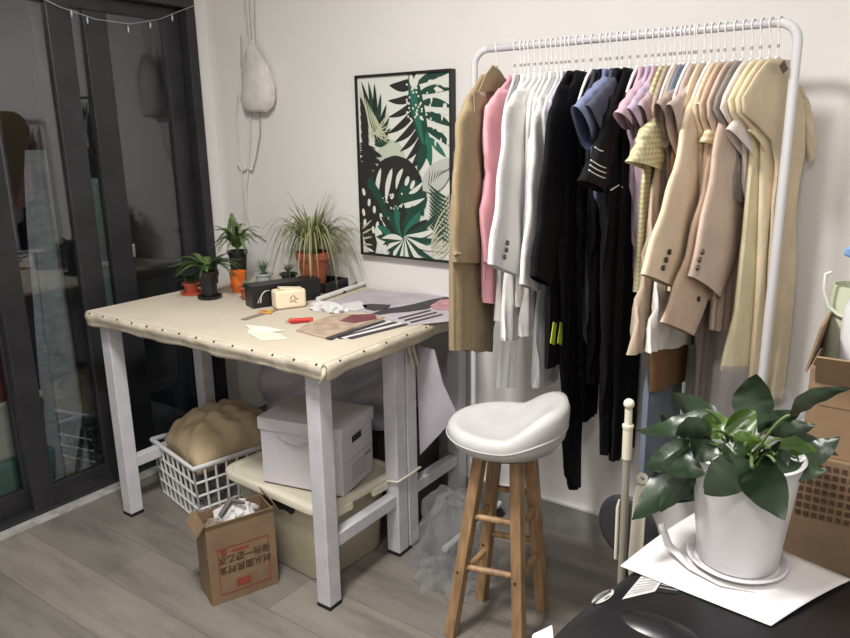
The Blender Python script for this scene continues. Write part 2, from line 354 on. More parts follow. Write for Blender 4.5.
def art_poly(ps, c):
    ps = clip(ps)
    if len(ps) < 3: return
    lay[0] += 1; y = -.0262 - lay[0]*.0000065; art.mi = c
    art.add([(PX0+fw+u*Wp, y, PZ1-fw-v*Hp) for u, v in ps], [tuple(range(len(ps)))[::-1]])
def leaf2(p0, p1, w_, c, bend=0, n=10):
    (x0, y0), (x1, y1) = p0, p1; y0 *= asp; y1 *= asp; dx, dy = x1-x0, y1-y0; L = math.hypot(dx, dy) or 1; nx, ny = -dy/L, dx/L
    l_, r_ = [], []
    for i in range(n+1):
        t_ = i/n; ww = w_*sin(pi*t_**.8)**.8*.5; bb = bend*sin(pi*t_); X, Y = x0+dx*t_+nx*bb, y0+dy*t_+ny*bb
        l_.append((X+nx*ww, (Y+ny*ww)/asp)); r_.append((X-nx*ww, (Y-ny*ww)/asp))
    for i in range(n): art_poly([l_[i], l_[i+1], r_[i+1], r_[i]], c)
def dot2(x, y, r, c, sx=1, sy=1, ang=0):
    art_poly([(x+(r*sx*cos(a)*cos(ang)-r*sy*sin(a)*sin(ang)), y+(r*sx*cos(a)*sin(ang)+r*sy*sin(a)*cos(ang))/asp) for a in [2*pi*k/12 for k in range(12)]], c)
BK, GR, TE, LG, WH, GY = 0, 1, 2, 3, 4, 5
rr = random.Random(3)
# pale pistachio patch
dot2(.36, .44, .16, 6)
# upper-right split leaf: teal stem leaf with black fingers
for p0, p1, w_ in (((.66, .03), (.36, .05), .085), ((.66, .10), (.34, .13), .06), ((.66, .13), (.34, .22), .055), ((.66, .17), (.33, .31), .06), ((.68, .22), (.40, .36), .06), ((.70, .26), (.46, .41), .055), ((.72, .3), (.52, .46), .055), ((.74, .34), (.58, .50), .08)): leaf2(p0, p1, w_*1.15, BK, -.03)
for p0, p1, w_ in (((.66, .05), (1.02, .00), .07), ((.68, .10), (1.02, .09), .07), ((.70, .15), (1.02, .18), .075), ((.72, .21), (1.02, .28), .08), ((.74, .28), (1.02, .39), .07)): leaf2(p0, p1, w_, GR, -.02)
leaf2((.60, -.05), (.80, .49), .15, GR, .02); leaf2((.585, -.05), (.74, .40), .07, TE, .02); leaf2((.76, .3), (.80, .50), .07, TE); leaf2((.78, .33), (.96, .44), .06, TE); leaf2((.74, .36), (.66, .52), .10, GR)
for i in range(12):
    x = .80+.018*i; y = .02+.045*rr.randint(0, 7); leaf2((x, y), (x-.008, y+.05), .02, WH)
for (x, y) in ((.84, .27), (.9, .29), (.86, .19), (.95, .2), (.88, .08), (.95, .06), (.82, .04)): leaf2((x-.04, y), (x+.06, y+.015), .035, WH)
for i in range(38): dot2(rr.uniform(.55, .82), rr.uniform(.05, .24), .010, WH)
leaf2((.60, .0), (.63, .08), .05, WH); leaf2((.67, .0), (.645, .08), .05, WH)
# upper-left palm fan
for k, (x, y) in enumerate(((.05, .02), (.13, .02), (.20, .03), (.27, .09), (.33, .15), (.36, .22), (.37, .28), (.36, .34))): leaf2((.18, .30+.01*k), (x, y), .055, GR if k % 2 else BK, .01)
for k in range(9): leaf2((.03+.02*k, .04+.02*k), (.10+.035*k, .36), .014, LG, .02)
for k in range(6): leaf2((.14, .34-.01*k), (.36, .19+.035*k), .016, LG)
for k in range(6): leaf2((.03, .10+.05*k), (.12, .28+.04*k), .045, BK)
for k, (x, y) in enumerate(((.27, .435), (.27, .475), (.26, .52), (.20, .56))): leaf2((.0, .42+.03*k), (x, y), .07, BK, -.02)
for k in range(4): leaf2((.0, .36+.015*k), (.2, .39+.01*k), .02, BK)
# big central round leaf with slits
for i in range(14):
    a = pi*1.02+i*.20; dot2(.42+.17*cos(a)*.9, .64+.11*sin(a), .16, BK)
dot2(.44, .64, .30, BK, 1, .78); dot2(.6, .66, .16, GR, 1, 1); leaf2((.55, .60), (.72, .76), .15, GR)
for p0, p1, w_ in (((.25, .50), (.19, .70), .05), ((.38, .50), (.30, .70), .055), ((.50, .50), (.42, .62), .045), ((.44, .715), (.74, .66), .05), ((.56, .64), (.72, .57), .04)): leaf2(p0, p1, w_, WH, .015)
dot2(.545, .57, .036, WH, .6, 1.3, .4); dot2(.605, .59, .034, WH, .6, 1.3, .5)
for i in range(34): dot2(rr.uniform(.14, .50), rr.uniform(.64, .73), .010, WH)
# left dark leaf with holes
leaf2((.0, .45), (.12, 1.05), .26, BK, -.02); leaf2((.10, .55), (.30, .98), .16, GR, -.03); leaf2((.06, .6), (.40, 1.04), .14, BK)
for x, y in ((.04, .64), (.10, .70), (.03, .76), (.16, .74), (.14, .86), (.04, .82), (.24, .78), (.19, .83)): dot2(x, y, .03, WH, .6, 1.2, rr.uniform(-.3, .3))
leaf2((.17, .84), (.30, 1.02), .10, WH); leaf2((.25, .80), (.48, .93), .07, WH); leaf2((.01, .97), (.14, .99), .03, WH)
for k in range(4): leaf2((.0, .86+.03*k), (.13, .80+.05*k), .018, LG)
# green bottom foliage
for a in range(11):
    an = pi+a*pi/10; leaf2((.50, .90), (.50+.33*cos(an), .90+.33*sin(an)/asp*1.0), .095, (GR, TE, BK)[a % 3])
for k in range(9): an = -.55+k*.26; leaf2((.50, .885), (.50+.42*cos(an), .885+.42*sin(an)/asp), .05, WH if k % 2 else GR, .03)
for k in range(7): an = 1.6+k*.25; leaf2((.49, .90), (.49+.25*cos(an), .90+.25*sin(an)/asp), .05, GR if k % 2 else WH, .02)
# right grey outline leaf and thin fronds
leaf2((.72, .62), (1.05, .44), .22, GY)
for k in range(10): leaf2((.78+.025*k, .60-.013*k), (.80+.032*k, .50+.0*k), .008, BK)
for k in range(11): leaf2((.78, .58+.022*k), (1.02, .66+.024*k), .022, GR, .02); leaf2((1.0, .62+.03*k), (.84, .72+.028*k), .012, LG, -.02)
for k in range(6): leaf2((.97, .70+.05*k), (.80, .93+.01*k), .014, LG, .03)
mats_art = [mat('print_%s' % n_, c_, .8) for n_, c_ in (('black', (.018, .018, .016)), ('green', (.010, .055, .036)), ('teal', (.02, .14, .095)), ('lime', (.50, .52, .36)), ('white', (.70, .72, .66)), ('grey', (.50, .51, .48)), ('pistachio', (.52, .58, .46)))]
art.build('print', mats_art, pic)

# ---------------------------------------------------------------- rope and bag on the wall
ROPE = mat('white_cotton_cord', (.70, .68, .65), .9, noise=.1, bump=.4, bscale=90)
GCORD = mat('grey_cord', (.42, .40, .38), .8)
hb = thing('hanging_net_bag', 'white net bag of bundled cord hanging high on the wall', 'bag', (.33, -.03, 1.55))
def wp(x, y, d=-.035): return at(x, y, 1, d)
def bagr(y, x0, x1, d):
    a_, b_ = wp(x0, y), wp(x1, y); c_ = (a_+b_)/2; h = (b_-a_).length/2
    return [c_ + V((h*cos(2*pi*k/24)*(1+.08*sin(5*2*pi*k/24+y)), d*sin(2*pi*k/24), .004*sin(k*1.7+y))) for k in range(24)]
MB().loft([bagr(y, x0, x1, d) for y, x0, x1, d in ((42, 249, 254, .01), (55, 245, 262, .02), (72, 243, 270, .028), (88, 242, 273, .032), (100, 241, 274, .034), (107, 243, 272, .03), (112, 247, 268, .018))]).build('bag', ROPE, hb, smooth=180)
for kx in range(7): MB().tube([wp(249+kx*.6, 40, -.05), wp(244+kx*4, 62, -.062+abs(kx-3)*.006), wp(242+kx*5, 92, -.070+abs(kx-3)*.009), wp(245+kx*4, 110, -.058+abs(kx-3)*.005)], .0016, 6).build('net_strand', ROPE, hb, smooth=60)
for dx in (0, 4, 9): MB().tube([wp(243+dx, -20), wp(244+dx, 10), wp(246+dx*.8, 30), wp(249+dx*.6, 50), wp(252+dx*.4, 75)], .0035, 6).build('hanging_cord', ROPE, hb, smooth=60)
MB().tube([wp(241, 36), wp(241, 68)], .0018, 6).build('dark_needle', mat('grey_needle', (.25, .25, .25), .4), hb)
mc = thing('knotted_cord', 'long white knotted cord dangling down the wall to the plants', 'cord', (.25, -.02, 1.3))
for path, rr_ in (([(238, 95), (236, 120), (238, 150), (241, 168), (243, 200), (245, 225)], .0032), ([(250, 112), (250, 140), (248, 170), (246, 190), (247, 215), (254, 232), (266, 240)], .004), ([(260, 112), (260, 135), (256, 158), (252, 172)], .0028), ([(238, 166), (243, 171), (250, 168)], .005)):
    MB().tube([wp(x, y, -.012) for x, y in path], rr_, 8).build('strand', ROPE if rr_ > .003 else GCORD, mc, smooth=60)
for x, y in ((239, 165), (251, 169)): MB().sphere(wp(x, y, -.014), .010, 8).build('knot', ROPE, mc, smooth=60)

# ---------------------------------------------------------------- plants on the table
def tp(x, y, z=None): return at(x, y, 2, (TH+.001) if z is None else z)
def pot(root, c, rb, rt, h, m_, saucer=None, rim=.006, soil=True):
    MB().lathe([(rb*.3, 0), (rb, 0), (rt-.002, h*.82), (rt+rim, h*.83), (rt+rim, h), (rt-.003, h), (rt-.005, h*.86), (.003, h*.84)], c).build('pot', m_, root, smooth=35)
    if soil: MB().lathe([(.001, h*.88), (rt-.006, h*.87), (rt-.006, h*.80), (.001, h*.80)], c).build('soil', SOIL, root, smooth=60)
    if saucer: MB().lathe([(rb*.5, -.001), (rb+.016, -.001), (rb+.022, .012), (rb+.018, .012), (rb+.012, .002), (rb*.5, .003)], c).build('saucer', saucer, root, smooth=35)
def ribbon(mb, pts, w0, n=None, fold=.25):
    pts = [V(p) for p in pts]; L = []; Rr = []; Cc = []; k = len(pts)-1
    for i, p in enumerate(pts):
        t_ = (pts[min(i+1, k)]-pts[max(i-1, 0)]).normalized(); s_ = t_.cross(V((0, 0, 1)))
        s_ = s_.normalized() if s_.length > .05 else V((1, 0, 0)); u = i/k; ww = w0*(.55+.45*sin(pi*min(1, u*1.4+.15)))*(1-u**3) + .0004
        nn = s_.cross(t_); L.append(p-s_*ww+nn*ww*fold); Cc.append(p); Rr.append(p+s_*ww+nn*ww*fold)
    vs = L+Cc+Rr; n_ = k+1
    mb.add(vs, [(i, i+1, n_+i+1, n_+i) for i in range(k)] + [(n_+i, n_+i+1, 2*n_+i+1, 2*n_+i) for i in range(k)])
def fern(root, c, n, L, h, m_, seed, leafl=.018, dirs=None):
    rg = random.Random(seed); mb = MB(); c = V(c)
    for i in range(n+4):
        a = rg.uniform(0, 2*pi) if dirs is None else rg.choice(dirs)+rg.uniform(-.4, .4); l = L*rg.uniform(.7, 1.1); d = V((cos(a), sin(a), 0))
        path = bez(c, c+d*l*.3+V((0, 0, h*rg.uniform(.7, 1.2))), c+d*l+V((0, 0, h*rg.uniform(.1, .9))), 22)
        mb.tube(path, .0009, 4)
        for j in range(3, 23):
            p_ = path[j]; t_ = (path[j]-path[j-1]).normalized(); s_ = t_.cross(V((0, 0, 1)))
            s_ = s_.normalized() if s_.length > .05 else V((1, 0, 0)); ll = leafl*.95*(1.12-j/24)
            for sg in (-1, 1):
                e = p_+s_*sg*ll+t_*ll*.4; mb.add([p_-t_*.003, p_+t_*.003, e+V((0, 0, .001)), ], [(0, 1, 2)])
                mb.add([p_+V((0, 0, .001))+t_*.006, p_+t_*.011, p_+t_*.008+s_*sg*ll*.9+t_*ll*.3], [(0, 1, 2)])
    mb.build('foliage', m_, root)
def potted(name, label, px, py, rb, rt, h, pm, saucer=None, z=None):
    c = tp(px, py, z); r = thing(name, label, 'plant', c); c2 = V((c.x, c.y, c.z)); pot(r, c2, rb, rt, h, pm, saucer); return r, c2+V((0, 0, h*.85))
r, c = potted('potted_seedling', 'small dark leaved seedling in a red plastic pot, leftmost on the table', 192, 294, .024, .030, .05, REDP, REDP)
fern(r, c, 11, .05, .05, FERND, 5, .011)
r, c = potted('potted_fern', 'fern spreading left from a tall black pot at the table left end', 210, 298, .028, .037, .112, BLACKP, BLACKP)
fern(r, c, 26, .15, .085, FERND, 9, .026); fern(r, c, 10, .13, .09, FERN, 19, .026)
tz = TH+.001
st = tp(241, 292)
r = thing('orange_cup', 'bright orange plastic cup supporting the upright fern pot', 'cup', st+V((-.012, 0, 0)))
MB().lathe([(.024, 0), (.026, 0), (.034, .082), (.036, .083), (.036, .088), (.032, .088), (.024, .004)], st+V((-.012, 0, 0)), n=24).build('body', ORANGE, r, smooth=40)
MB().box(st+V((-.02, -.031, .04)), (.004, .004, .05), ry=.3).build('rib', ORANGE, r)
r, c = potted('potted_succulent', 'little spiky succulent in a brown terracotta pot beside the orange cup', 248, 299, .023, .030, .052, TERRA)
mb = MB()
for i in range(16):
    a = i*2.4; l = .03+.01*sin(i); ribbon(mb, bez(c, c+V((cos(a)*l*.5, sin(a)*l*.5, .02)), c+V((cos(a)*l, sin(a)*l, .03)), 5), .004)
mb.build('foliage', SUCC, r, smooth=60)
c0 = tp(240, 284); r = thing('hanging_fern_pot', 'light green upright fern in a black square nursery pot behind the orange cup', 'plant', c0)
MB().lathe([(.02, 0), (.028, 0), (.040, .135), (.044, .136), (.044, .150), (.038, .150), (.02, .13)], c0, n=20).build('pot', BLACKP, r, smooth=30)
c1 = c0+V((0, 0, .14)); fern(r, c1, 22, .125, .13, FERN, 23, .026); fern(r, c1, 4, .08, .22, FERN, 24, .018, dirs=[2.6])
MB().box(c1+V((.005, 0, .09)), (.014, .006, .05)).build('black_clip', BLACKP, r)
MB().tube([c1, c1+V((.005, 0, .08))], .002).build('stake', BLACKP, r)
r, c = potted('glass_succulent', 'spiky grey green aloe in a frosted glass bowl behind the black box', 264, 283, .03, .036, .045, mat('frosted_glass', (.45, .5, .5), .3, noise=.1))
mb = MB()
for i in range(22):
    a = i*2.4; l = .045*(.5+.5*(i/22)); ribbon(mb, bez(c, c+V((cos(a)*l*.4, sin(a)*l*.4, .04)), c+V((cos(a)*l, sin(a)*l, .075-.03*(i/22))), 5), .004)
mb.build('foliage', SUCC, r, smooth=60)
r, c = potted('trailing_succulent', 'small trailing succulent in a dark pot between aloe and spider plant', 289, 283, .028, .034, .045, BLACKP)
mb = MB()
for i in range(24):
    a = i*2.4; l = .05*(.4+.6*random.random()); ribbon(mb, bez(c, c+V((cos(a)*l*.6, sin(a)*l*.6, .05)), c+V((cos(a)*l, sin(a)*l, .01+.05*random.random())), 5), .005)
mb.build('foliage', SUCC, r, smooth=60)
# black tray + spider plant
tc = tp(331, 285)+V((-.0, .04, 0)); tc.y = min(tc.y, -.14)
t = thing('plant_tray', 'shallow black plastic tray under the spider plant', 'tray', (tc.x, tc.y, tz))
m = MB().b2((tc.x-.11, tc.y-.075, tz), (tc.x+.10, tc.y+.075, tz+.006))
for a_, b_ in (((-.11, -.075), (.10, -.069)), ((-.11, .069), (.10, .075)), ((-.11, -.075), (-.104, .075)), ((.094, -.075), (.10, .075))): m.b2((tc.x+a_[0], tc.y+a_[1], tz), (tc.x+b_[0], tc.y+b_[1], tz+.042))
m.build('body', BLACKP, t, bevel=.002)
sp = V((tc.x-.022, tc.y-.005, tz+.0065)); r = thing('spider_plant', 'large arching spider plant in a tall terracotta pot by the wall', 'plant', sp)
MB().lathe([(.02, 0), (.046, 0), (.066, .12), (.073, .121), (.073, .150), (.066, .150), (.062, .13), (.01, .12)], sp, n=32).build('pot', TERRA, r, smooth=35)
MB().lathe([(.001, .137), (.064, .135), (.062, .12), (.001, .12)], sp).build('soil', SOIL, r)
mb = MB(); rg = random.Random(11)
for i in range(190):
    a = rg.uniform(0, 2*pi); el = rg.random(); l = rg.uniform(.17, .31); d = V((cos(a), sin(a)*.75, 0)); b0 = sp+V((0, 0, .14))+d*.015
    if el < .35: e = b0+d*l*.45+V((0, 0, l*rg.uniform(.6, .95))); k = b0+d*l*.1+V((0, 0, l*.6))
    else: e = b0+d*l*.85+V((0, 0, l*rg.uniform(-.65, .30))); k = b0+d*l*.45+V((0, 0, l*rg.uniform(.75, 1.05)))
    e.y = min(e.y, -.01); ribbon(mb, bez(b0, k, e, 10), rg.uniform(.0036, .0062))
mb.build('foliage', SPID, r, smooth=180)

# ---------------------------------------------------------------- things on the table
a, b = tp(253, 309), tp(321, 299); d = (b-a); ang = math.atan2(d.y, d.x); L = d.length
bx = thing('black_box', 'long matte black box with a looped white ribbon on its side', 'box', a.lerp(b, .5)+V((-sin(ang)*.040, cos(ang)*.040, 0)), ang)
MB().box((0, 0, .040), (L, .08, .080)).build('body', BLACKP, bx, bevel=.003, local=True)
MB().box((0, 0, .079), (L+.006, .086, .012)).build('lid', BLACKP, bx, bevel=.002, local=True)
rb = MB(); 
for k in range(2): ribbon(rb, bez((-L/2+.02+.01*k, -.0445, .02), (-L/2+.03, -.068, .078), (-L/2+.075-.01*k, -.0445, .062), 8), .003)
rb.build('ribbon', mat('white_ribbon', (.8, .76, .78), .6), bx, local=True, solid=.0008)
tag(MB().box(tp(266, 313)+V((0, 0, .004)), (.05, .03, .008), rz=.5).build('snack_packet', mat('yellow_packet', (.66, .42, .05), .5, noise=.6, nscale=60, col2=(.5, .12, .05)), bevel=.003), 'small crinkled yellow packet in front of the black box', 'packet')
c = tp(291, 308); tpk = thing('tissue_pack', 'cream paper wrapped block with faint brown stamp before the black box', 'packet', c, ang-.1)
MB().box((0, .02, .036), (.118, .066, .070)).build('body', PAPERW, tpk, bevel=.010, bseg=4, smooth=40, local=True)
MB().box((.004, .025, .072), (.08, .036, .008), ry=.12).build('flap', PAPERW, tpk, bevel=.003, local=True)
sm = MB()
for k in range(5): sm.box((.008+.011*math.cos(k*1.3), -.0133, .036+.011*sin(k*1.3)), (.016, .0008, .005), ry=k)
sm.build('stamp', mat('brown_stamp', (.45, .3, .16), .8), tpk, local=True)
a, b = tp(243, 320), tp(276, 310)
tag(MB().box(a.lerp(b, .5)+V((0, 0, .0015)), ((b-a).length, .022, .002), rz=math.atan2((b-a).y, (b-a).x)).build('wooden_ruler', mat('grey_wood_ruler', (.30, .24, .19), .6)), 'short flat grey brown ruler left of the cream packet', 'ruler')
tag(MB().poly([tp(250, 327), tp(280, 334), tp(288, 339), tp(262, 341), tp(247, 333)], .001).build('paper_scrap', mat('pale_green_paper', (.70, .76, .60), .8)), 'pale green paper scrap near the front table edge', 'paper')
tag(MB().poly([tp(245, 325, tz+.0016), tp(268, 327, tz+.0016), tp(285, 331, tz+.0016), tp(255, 333, tz+.0016)], .001).build('paper_scrap', mat('white_paper_scrap', (.86, .82, .74), .8)), 'white paper scrap overlapping the pale green one', 'paper')
c = tp(301, 322); cu_ = thing('box_cutter', 'red box cutter lying open on the canvas', 'cutter', c, .75)
MB().box((0, 0, .007), (.085, .020, .013)).build('handle', mat('red_plastic', (.62, .05, .03), .4), cu_, bevel=.003, local=True)
MB().box((.0, -.012, .004), (.07, .010, .007), rz=.25).build('grip', mat('dark_red_plastic', (.35, .02, .02), .4), cu_, bevel=.002, local=True)
MB().box((-.046, 0, .007), (.014, .010, .001)).build('blade', STEEL, cu_, local=True)
# fabric swatches and patterns
LV = mat('greyed_lilac_paper', (.52, .48, .52), .7, noise=.12, nscale=10); DK = mat('charcoal_print', (.06, .05, .06), .8); MAR = mat('maroon_cloth', (.20, .06, .075), .85, noise=.2)
PK = mat('dusty_pink_cloth', (.58, .30, .34), .85, noise=.2); TAN = mat('tan_cloth', (.48, .36, .27), .9, noise=.25, nscale=25)
def flat(name, label, cat, px, m_, h=.0012, z=0, group=None):
    return tag(MB().poly([tp(x, y, tz+z) for x, y in px], h).build(name, m_), label, cat, group)
flat('pattern_sheet', 'greyed lilac pattern sheet covering the right end of the table', 'paper', [(330, 302), (365, 290), (453, 296), (468, 308), (452, 321), (408, 326), (372, 314)], LV)
flat('grey_cloth', 'charcoal cloth strip, nearest the wall on the lilac sheet', 'cloth', [(362, 305), (372, 304), (391, 305), (388, 309), (374, 311), (365, 309)], DK, z=.0014)
pts_ = [(372, 314), (384, 309), (400, 307), (415, 304), (430, 300), (446, 297), (452, 299), (438, 303), (428, 309), (408, 312), (392, 313), (380, 315)]
flat('dark_cloth', 'long dark mauve cloth piece snaking over the lilac sheet', 'cloth', pts_, DK, z=.0014)
flat('pink_cloth', 'dusty pink cloth scrap at the table right end', 'cloth', [(430, 306), (440, 300), (455, 299), (462, 304), (450, 310), (436, 309)], PK, z=.0028)
flat('white_card', 'small white card in the middle of the pattern sheets', 'card', [(342, 304), (360, 301), (368, 307), (356, 311), (340, 309)], PAPER, z=.0014)
for i in range(3): flat('pencil_line_strip', ['upper', 'middle', 'lower'][i]+' thin dark strip printed across the lilac sheet corner', 'strip', [(398+6*i, 318+i*2), (430+6*i, 310+i*2), (431+6*i, 311+i*2), (399+6*i, 319.4+i*2)], DK, z=.0014)
flat('tan_cloth', 'wrinkled tan cloth piece beside the box cutter', 'cloth', [(296, 331), (310, 323), (340, 314), (385, 318), (360, 326), (326, 339), (314, 336)], TAN, h=.004)
flat('maroon_cloth', 'maroon cloth patch on top of the tan cloth', 'cloth', [(340, 321), (352, 315), (375, 314), (377, 319), (355, 323)], MAR, z=.0045)
for i, (nm, m_) in enumerate((('black', DK), ('white', PAPER), ('black', DK), ('white', PAPER), ('black', DK))):
    o = 2.6*i; flat('striped_strip', ['black strip edging the tan cloth', 'white strip next to the tan cloth edge', 'black strip between two white strips', 'outer white strip of the striped papers', 'outermost black strip nearest the table edge'][i], 'paper strip', [(325+o*2, 338-o*.0), (383+o*2.2, 320+o*.35), (386+o*2.2, 321+o*.35), (331+o*2, 339-o*.0)], m_, z=.0002*i+(.0048 if i < 1 else .0), group='striped strips beside the tan cloth')
def crumple(mb, c, r, seed, h=.6, n=14, sq=(1, 1)):
    rg = random.Random(seed); ph = [rg.uniform(0, 6) for _ in range(8)]; c = V(c); rings = []
    for i in range(n+1):
        th_ = pi/2*i/n; ring = []
        for k in range(3*n):
            a = 2*pi*k/(3*n); q = 1+.16*sin(5*a+ph[0]+th_*4)+.12*sin(9*a+ph[1]-th_*7)+.08*sin(15*a+ph[2]+th_*9)
            ring.append(c+V((cos(a)*cos(th_)*r*q*sq[0], sin(a)*cos(th_)*r*q*sq[1], max(.0005, sin(th_)*r*h*(1+.25*sin(4*a+ph[3])*cos(th_))))))
        rings.append(ring)
    mb.loft(rings, (True, True)); return mb
PBAG = mat('white_translucent_plastic', (.80, .79, .80), .3, alpha=.8, bump=.6, bscale=25)
tag(crumple(MB(), tp(328, 310), .058, 2, .55, sq=(1.3, .7)).build('crumpled_bag', PBAG, smooth=40), 'small crumpled white plastic bag between packet and cloths', 'bag')
a, b = tp(318, 302), tp(376, 282); d = (b-a).normalized()
ro = thing('paper_roll', 'long thin white paper roll lying towards the wall beside the tray', 'paper roll', a)
MB().tube([a+V((0, 0, .011)), b+V((0, -.03, .011))], .010, 12).build('roll', PAPER, ro, smooth=50)
a, b = tp(338, 293), tp(364, 281)
tag(MB().tube([a+V((.03, 0, .007)), b+V((.0, -.03, .007))], .006, 10).build('black_marker', BLACKP, smooth=50), 'slim black rod lying alongside the white paper roll', 'rod')

# ---------------------------------------------------------------- under the table
# slatted plastic basket with cloth
bk = thing('plastic_basket', 'white plastic lattice basket under the left end of the table', 'basket', (.53, -.52, 0), 0)
a, b = V((.270, -.665, 0)), V((.625, -.745, 0)); e1 = (b-a); w1 = e1.length; e1.normalize(); e2 = V((-e1.y, e1.x, 0)); d1 = .42; BH = .25
def bpnt(u, v, z, sp_=0): # u along front, v depth; splay outwards with height
    k = 1+.10*z/BH; cu2, cv2 = w1/2, d1/2; return a + e1*(cu2+(u-cu2)*k) + e2*(cv2+(v-cv2)*k) + V((0, 0, z))
m = MB()
def grid(p0, p1, nx, nz, bars=(2, 5)):
    for i in range(nx+1):
        u = i/nx; q = lambda z: bpnt(*(p0[j]+(p1[j]-p0[j])*u for j in (0, 1)), z)
        m.tube([q(.004), q(BH)], .006, 4)
    for k in range(nz+1):
        z = .006+(BH-.012)*k/nz; m.tube([bpnt(*p0, z), bpnt(*p1, z)], .006, 4)
grid((0, 0), (w1, 0), 8, 4); grid((w1, 0), (w1, d1), 10, 4); grid((w1, d1), (0, d1), 8, 4); grid((0, d1), (0, 0), 8, 4)
m.poly([bpnt(0, 0, .002), bpnt(w1, 0, .002), bpnt(w1, d1, .002), bpnt(0, d1, .002)], .004)
m.build('lattice', BASK, bk)
m = MB(); cs = [bpnt(0, 0, BH), bpnt(w1, 0, BH), bpnt(w1, d1, BH), bpnt(0, d1, BH)]
m.tube([cs[0], cs[1], cs[2], cs[3], cs[0]], .011, 8); m.build('rim', BASK, bk, smooth=50)
cc = bpnt(w1/2, d1/2, 0)
def cl(u, v):
    x, y = (u-.5)*2, (v-.5)*2; h = (1-abs(x)**3.2)*(1-abs(y)**3.2); f = .008*sin(x*9+y*4)+.007*sin(y*13-x*5)+.005*sin(x*21)*cos(y*9)
    return cc + e1*x*(w1/2*1.02-.012) + e2*y*(d1/2*1.02-.012) + V((0, 0, BH-.040+h**.5*.175+f))
tag(MB().sheet(cl, 44, 44).build('cloth_bundle', BEIGECL, smooth=180, solid=.004), 'heap of beige muslin cloth filling the plastic basket', 'cloth')
tag(crumple(MB(), cc+V((0, 0, .01)), .15, 8, 1.0).build('grey_cloth_heap', mat('dim_grey_cloth', (.20, .19, .18), .9, noise=.4)), 'grey bundle at the bottom of the plastic basket', 'cloth')
# frosted tub with lid
A, B_, D_ = V((1.283, -.773, 0)), V((.93, -.70, 0)), None
f1 = V((1.30-.815, -.773+.76, 0)); f1 = (V((.80, -.73, 0))-V((1.283, -.76, 0))); Wt = .47; f1.normalize(); f2 = V((f1.y, -f1.x, 0))
if f2.y < 0: f2 = -f2
Dt = .36; A = V((1.332, -.80, 0)); TBH = .315
def tq(u, v, z, k=1.0):
    kk = k*(.90+.10*z/TBH); return A + f1*(Wt/2+(u-.5)*Wt*kk) + f2*(Dt/2+(v-.5)*Dt*kk) + V((0, 0, z))
def rrect(z, k, rad=.14, n=6):
    o = []
    for cx_, cy_, a0 in ((1-rad, 1-rad, 0), (rad, 1-rad, pi/2), (rad, rad, pi), (1-rad, rad, 3*pi/2)):
        for i in range(n+1): t_ = a0+pi/2*i/n; o.append(tq(cx_+rad*cos(t_), cy_+rad*sin(t_), z, k))
    return o
tub = thing('storage_bin', 'frosted plastic storage bin with cream lid under the table', 'storage bin', A+f1*Wt/2+f2*Dt/2)
MB().loft([rrect(0.002, .97), rrect(.015, 1.0), rrect(TBH-.045, 1.0), rrect(TBH-.04, 1.03), rrect(TBH-.02, 1.03)]).build('body', BINB, tub, smooth=40)
MB().loft([rrect(TBH-.028, 1.13), rrect(TBH-.024, 1.16), rrect(TBH-.006, 1.16), rrect(TBH, 1.14), rrect(TBH+.001, 1.06), rrect(TBH-.006, 1.04)]).build('lid', BINL, tub, smooth=50)
for v0, sd in ((.25, 0), (.72, 0)):
    q = tq(-.028, v0, TBH-.035, 1.08); MB().box(q, (.02, .08, .028), rz=math.atan2(f2.y, f2.x)-pi/2).build('clip', BINL, tub, bevel=.005)
m = MB(); rg = random.Random(4)
def drk(u0, u1, face):
    top = []; bot = []
    for i in range(9):
        u = u0+(u1-u0)*i/8; z1 = TBH-.032; z0 = z1-.028-.02*abs(sin(i*1.9))
        g = (lambda u, z: tq(u, -.008, z, 1.0)) if face == 0 else (lambda u, z: tq(-.006, u, z, 1.0))
        top.append(g(u, z1)); bot.append(g(u, z0))
    m.add(top+bot, [(i, i+1, 9+i+1, 9+i) for i in range(8)])
drk(.25, .62, 0); m.build('contents', DARKST, tub); m = MB(); drk(.10, .42, 1); m.build('contents', DARKST, tub)

# archive box standing on the bin
bz = TBH+.0015
c = at(340, 497, 2, bz+.0); c2 = at(264, 478, 2, bz)
ab = (c2-c); ab.z = 0; AW = .325; ab.normalize(); ad = V((ab.y, -ab.x, 0)); ad = ad if ad.y > 0 else -ad
AD = .235; AH = .245; c.z = bz; c = A+f1*.012+f2*.015; c.z = bz; c = at(344, 497, 2, bz); ab = at(264, 481, 2, bz)-c; AW = ab.length; ab.normalize(); ad = V((ab.y, -ab.x, 0)); ad = ad if ad.y > 0 else -ad; AD = .22
ax = thing('archive_box', 'lilac white card archive box with lid standing on the storage bin', 'box', c+ab*AW/2+ad*AD/2)
def aq(u, v, z, e=0): return c + ab*(u*AW+(u-.5)*2*e) + ad*(v*AD+(v-.5)*2*e) + V((0, 0, z))
def abox(z0, z1, e=0, u0=0, u1=1, v0=0, v1=1):
    return [[aq(u, v, z, e) for u, v in ((u0, v0), (u1, v0), (u1, v1), (u0, v1))] for z in (z0, z1)]
MB().loft(abox(0, AH-.03)).build('body', BRIEF, ax, bevel=.002)
MB().loft(abox(AH-.045, AH, .006)).build('lid', BRIEF, ax, bevel=.002)
m = MB().loft([[aq(u, v, z) for u, v in ((-.004, .32), (-.004, .62), (.0, .62), (.0, .32))] for z in (AH-.078, AH-.055)])
m.build('hand_hole', mat('hole_dark', (.02, .02, .02), .9), ax)
m = MB(); GI = mat('grey_ink', (.22, .21, .24), .8)
for k in range(6): m.add([aq(-.003, .28+.055*i, .03+.011*k) for i in (0, 9)]+[aq(-.003, .28+.055*9, .033+.011*k), aq(-.003, .28, .033+.011*k)], [(0, 1, 2, 3)])
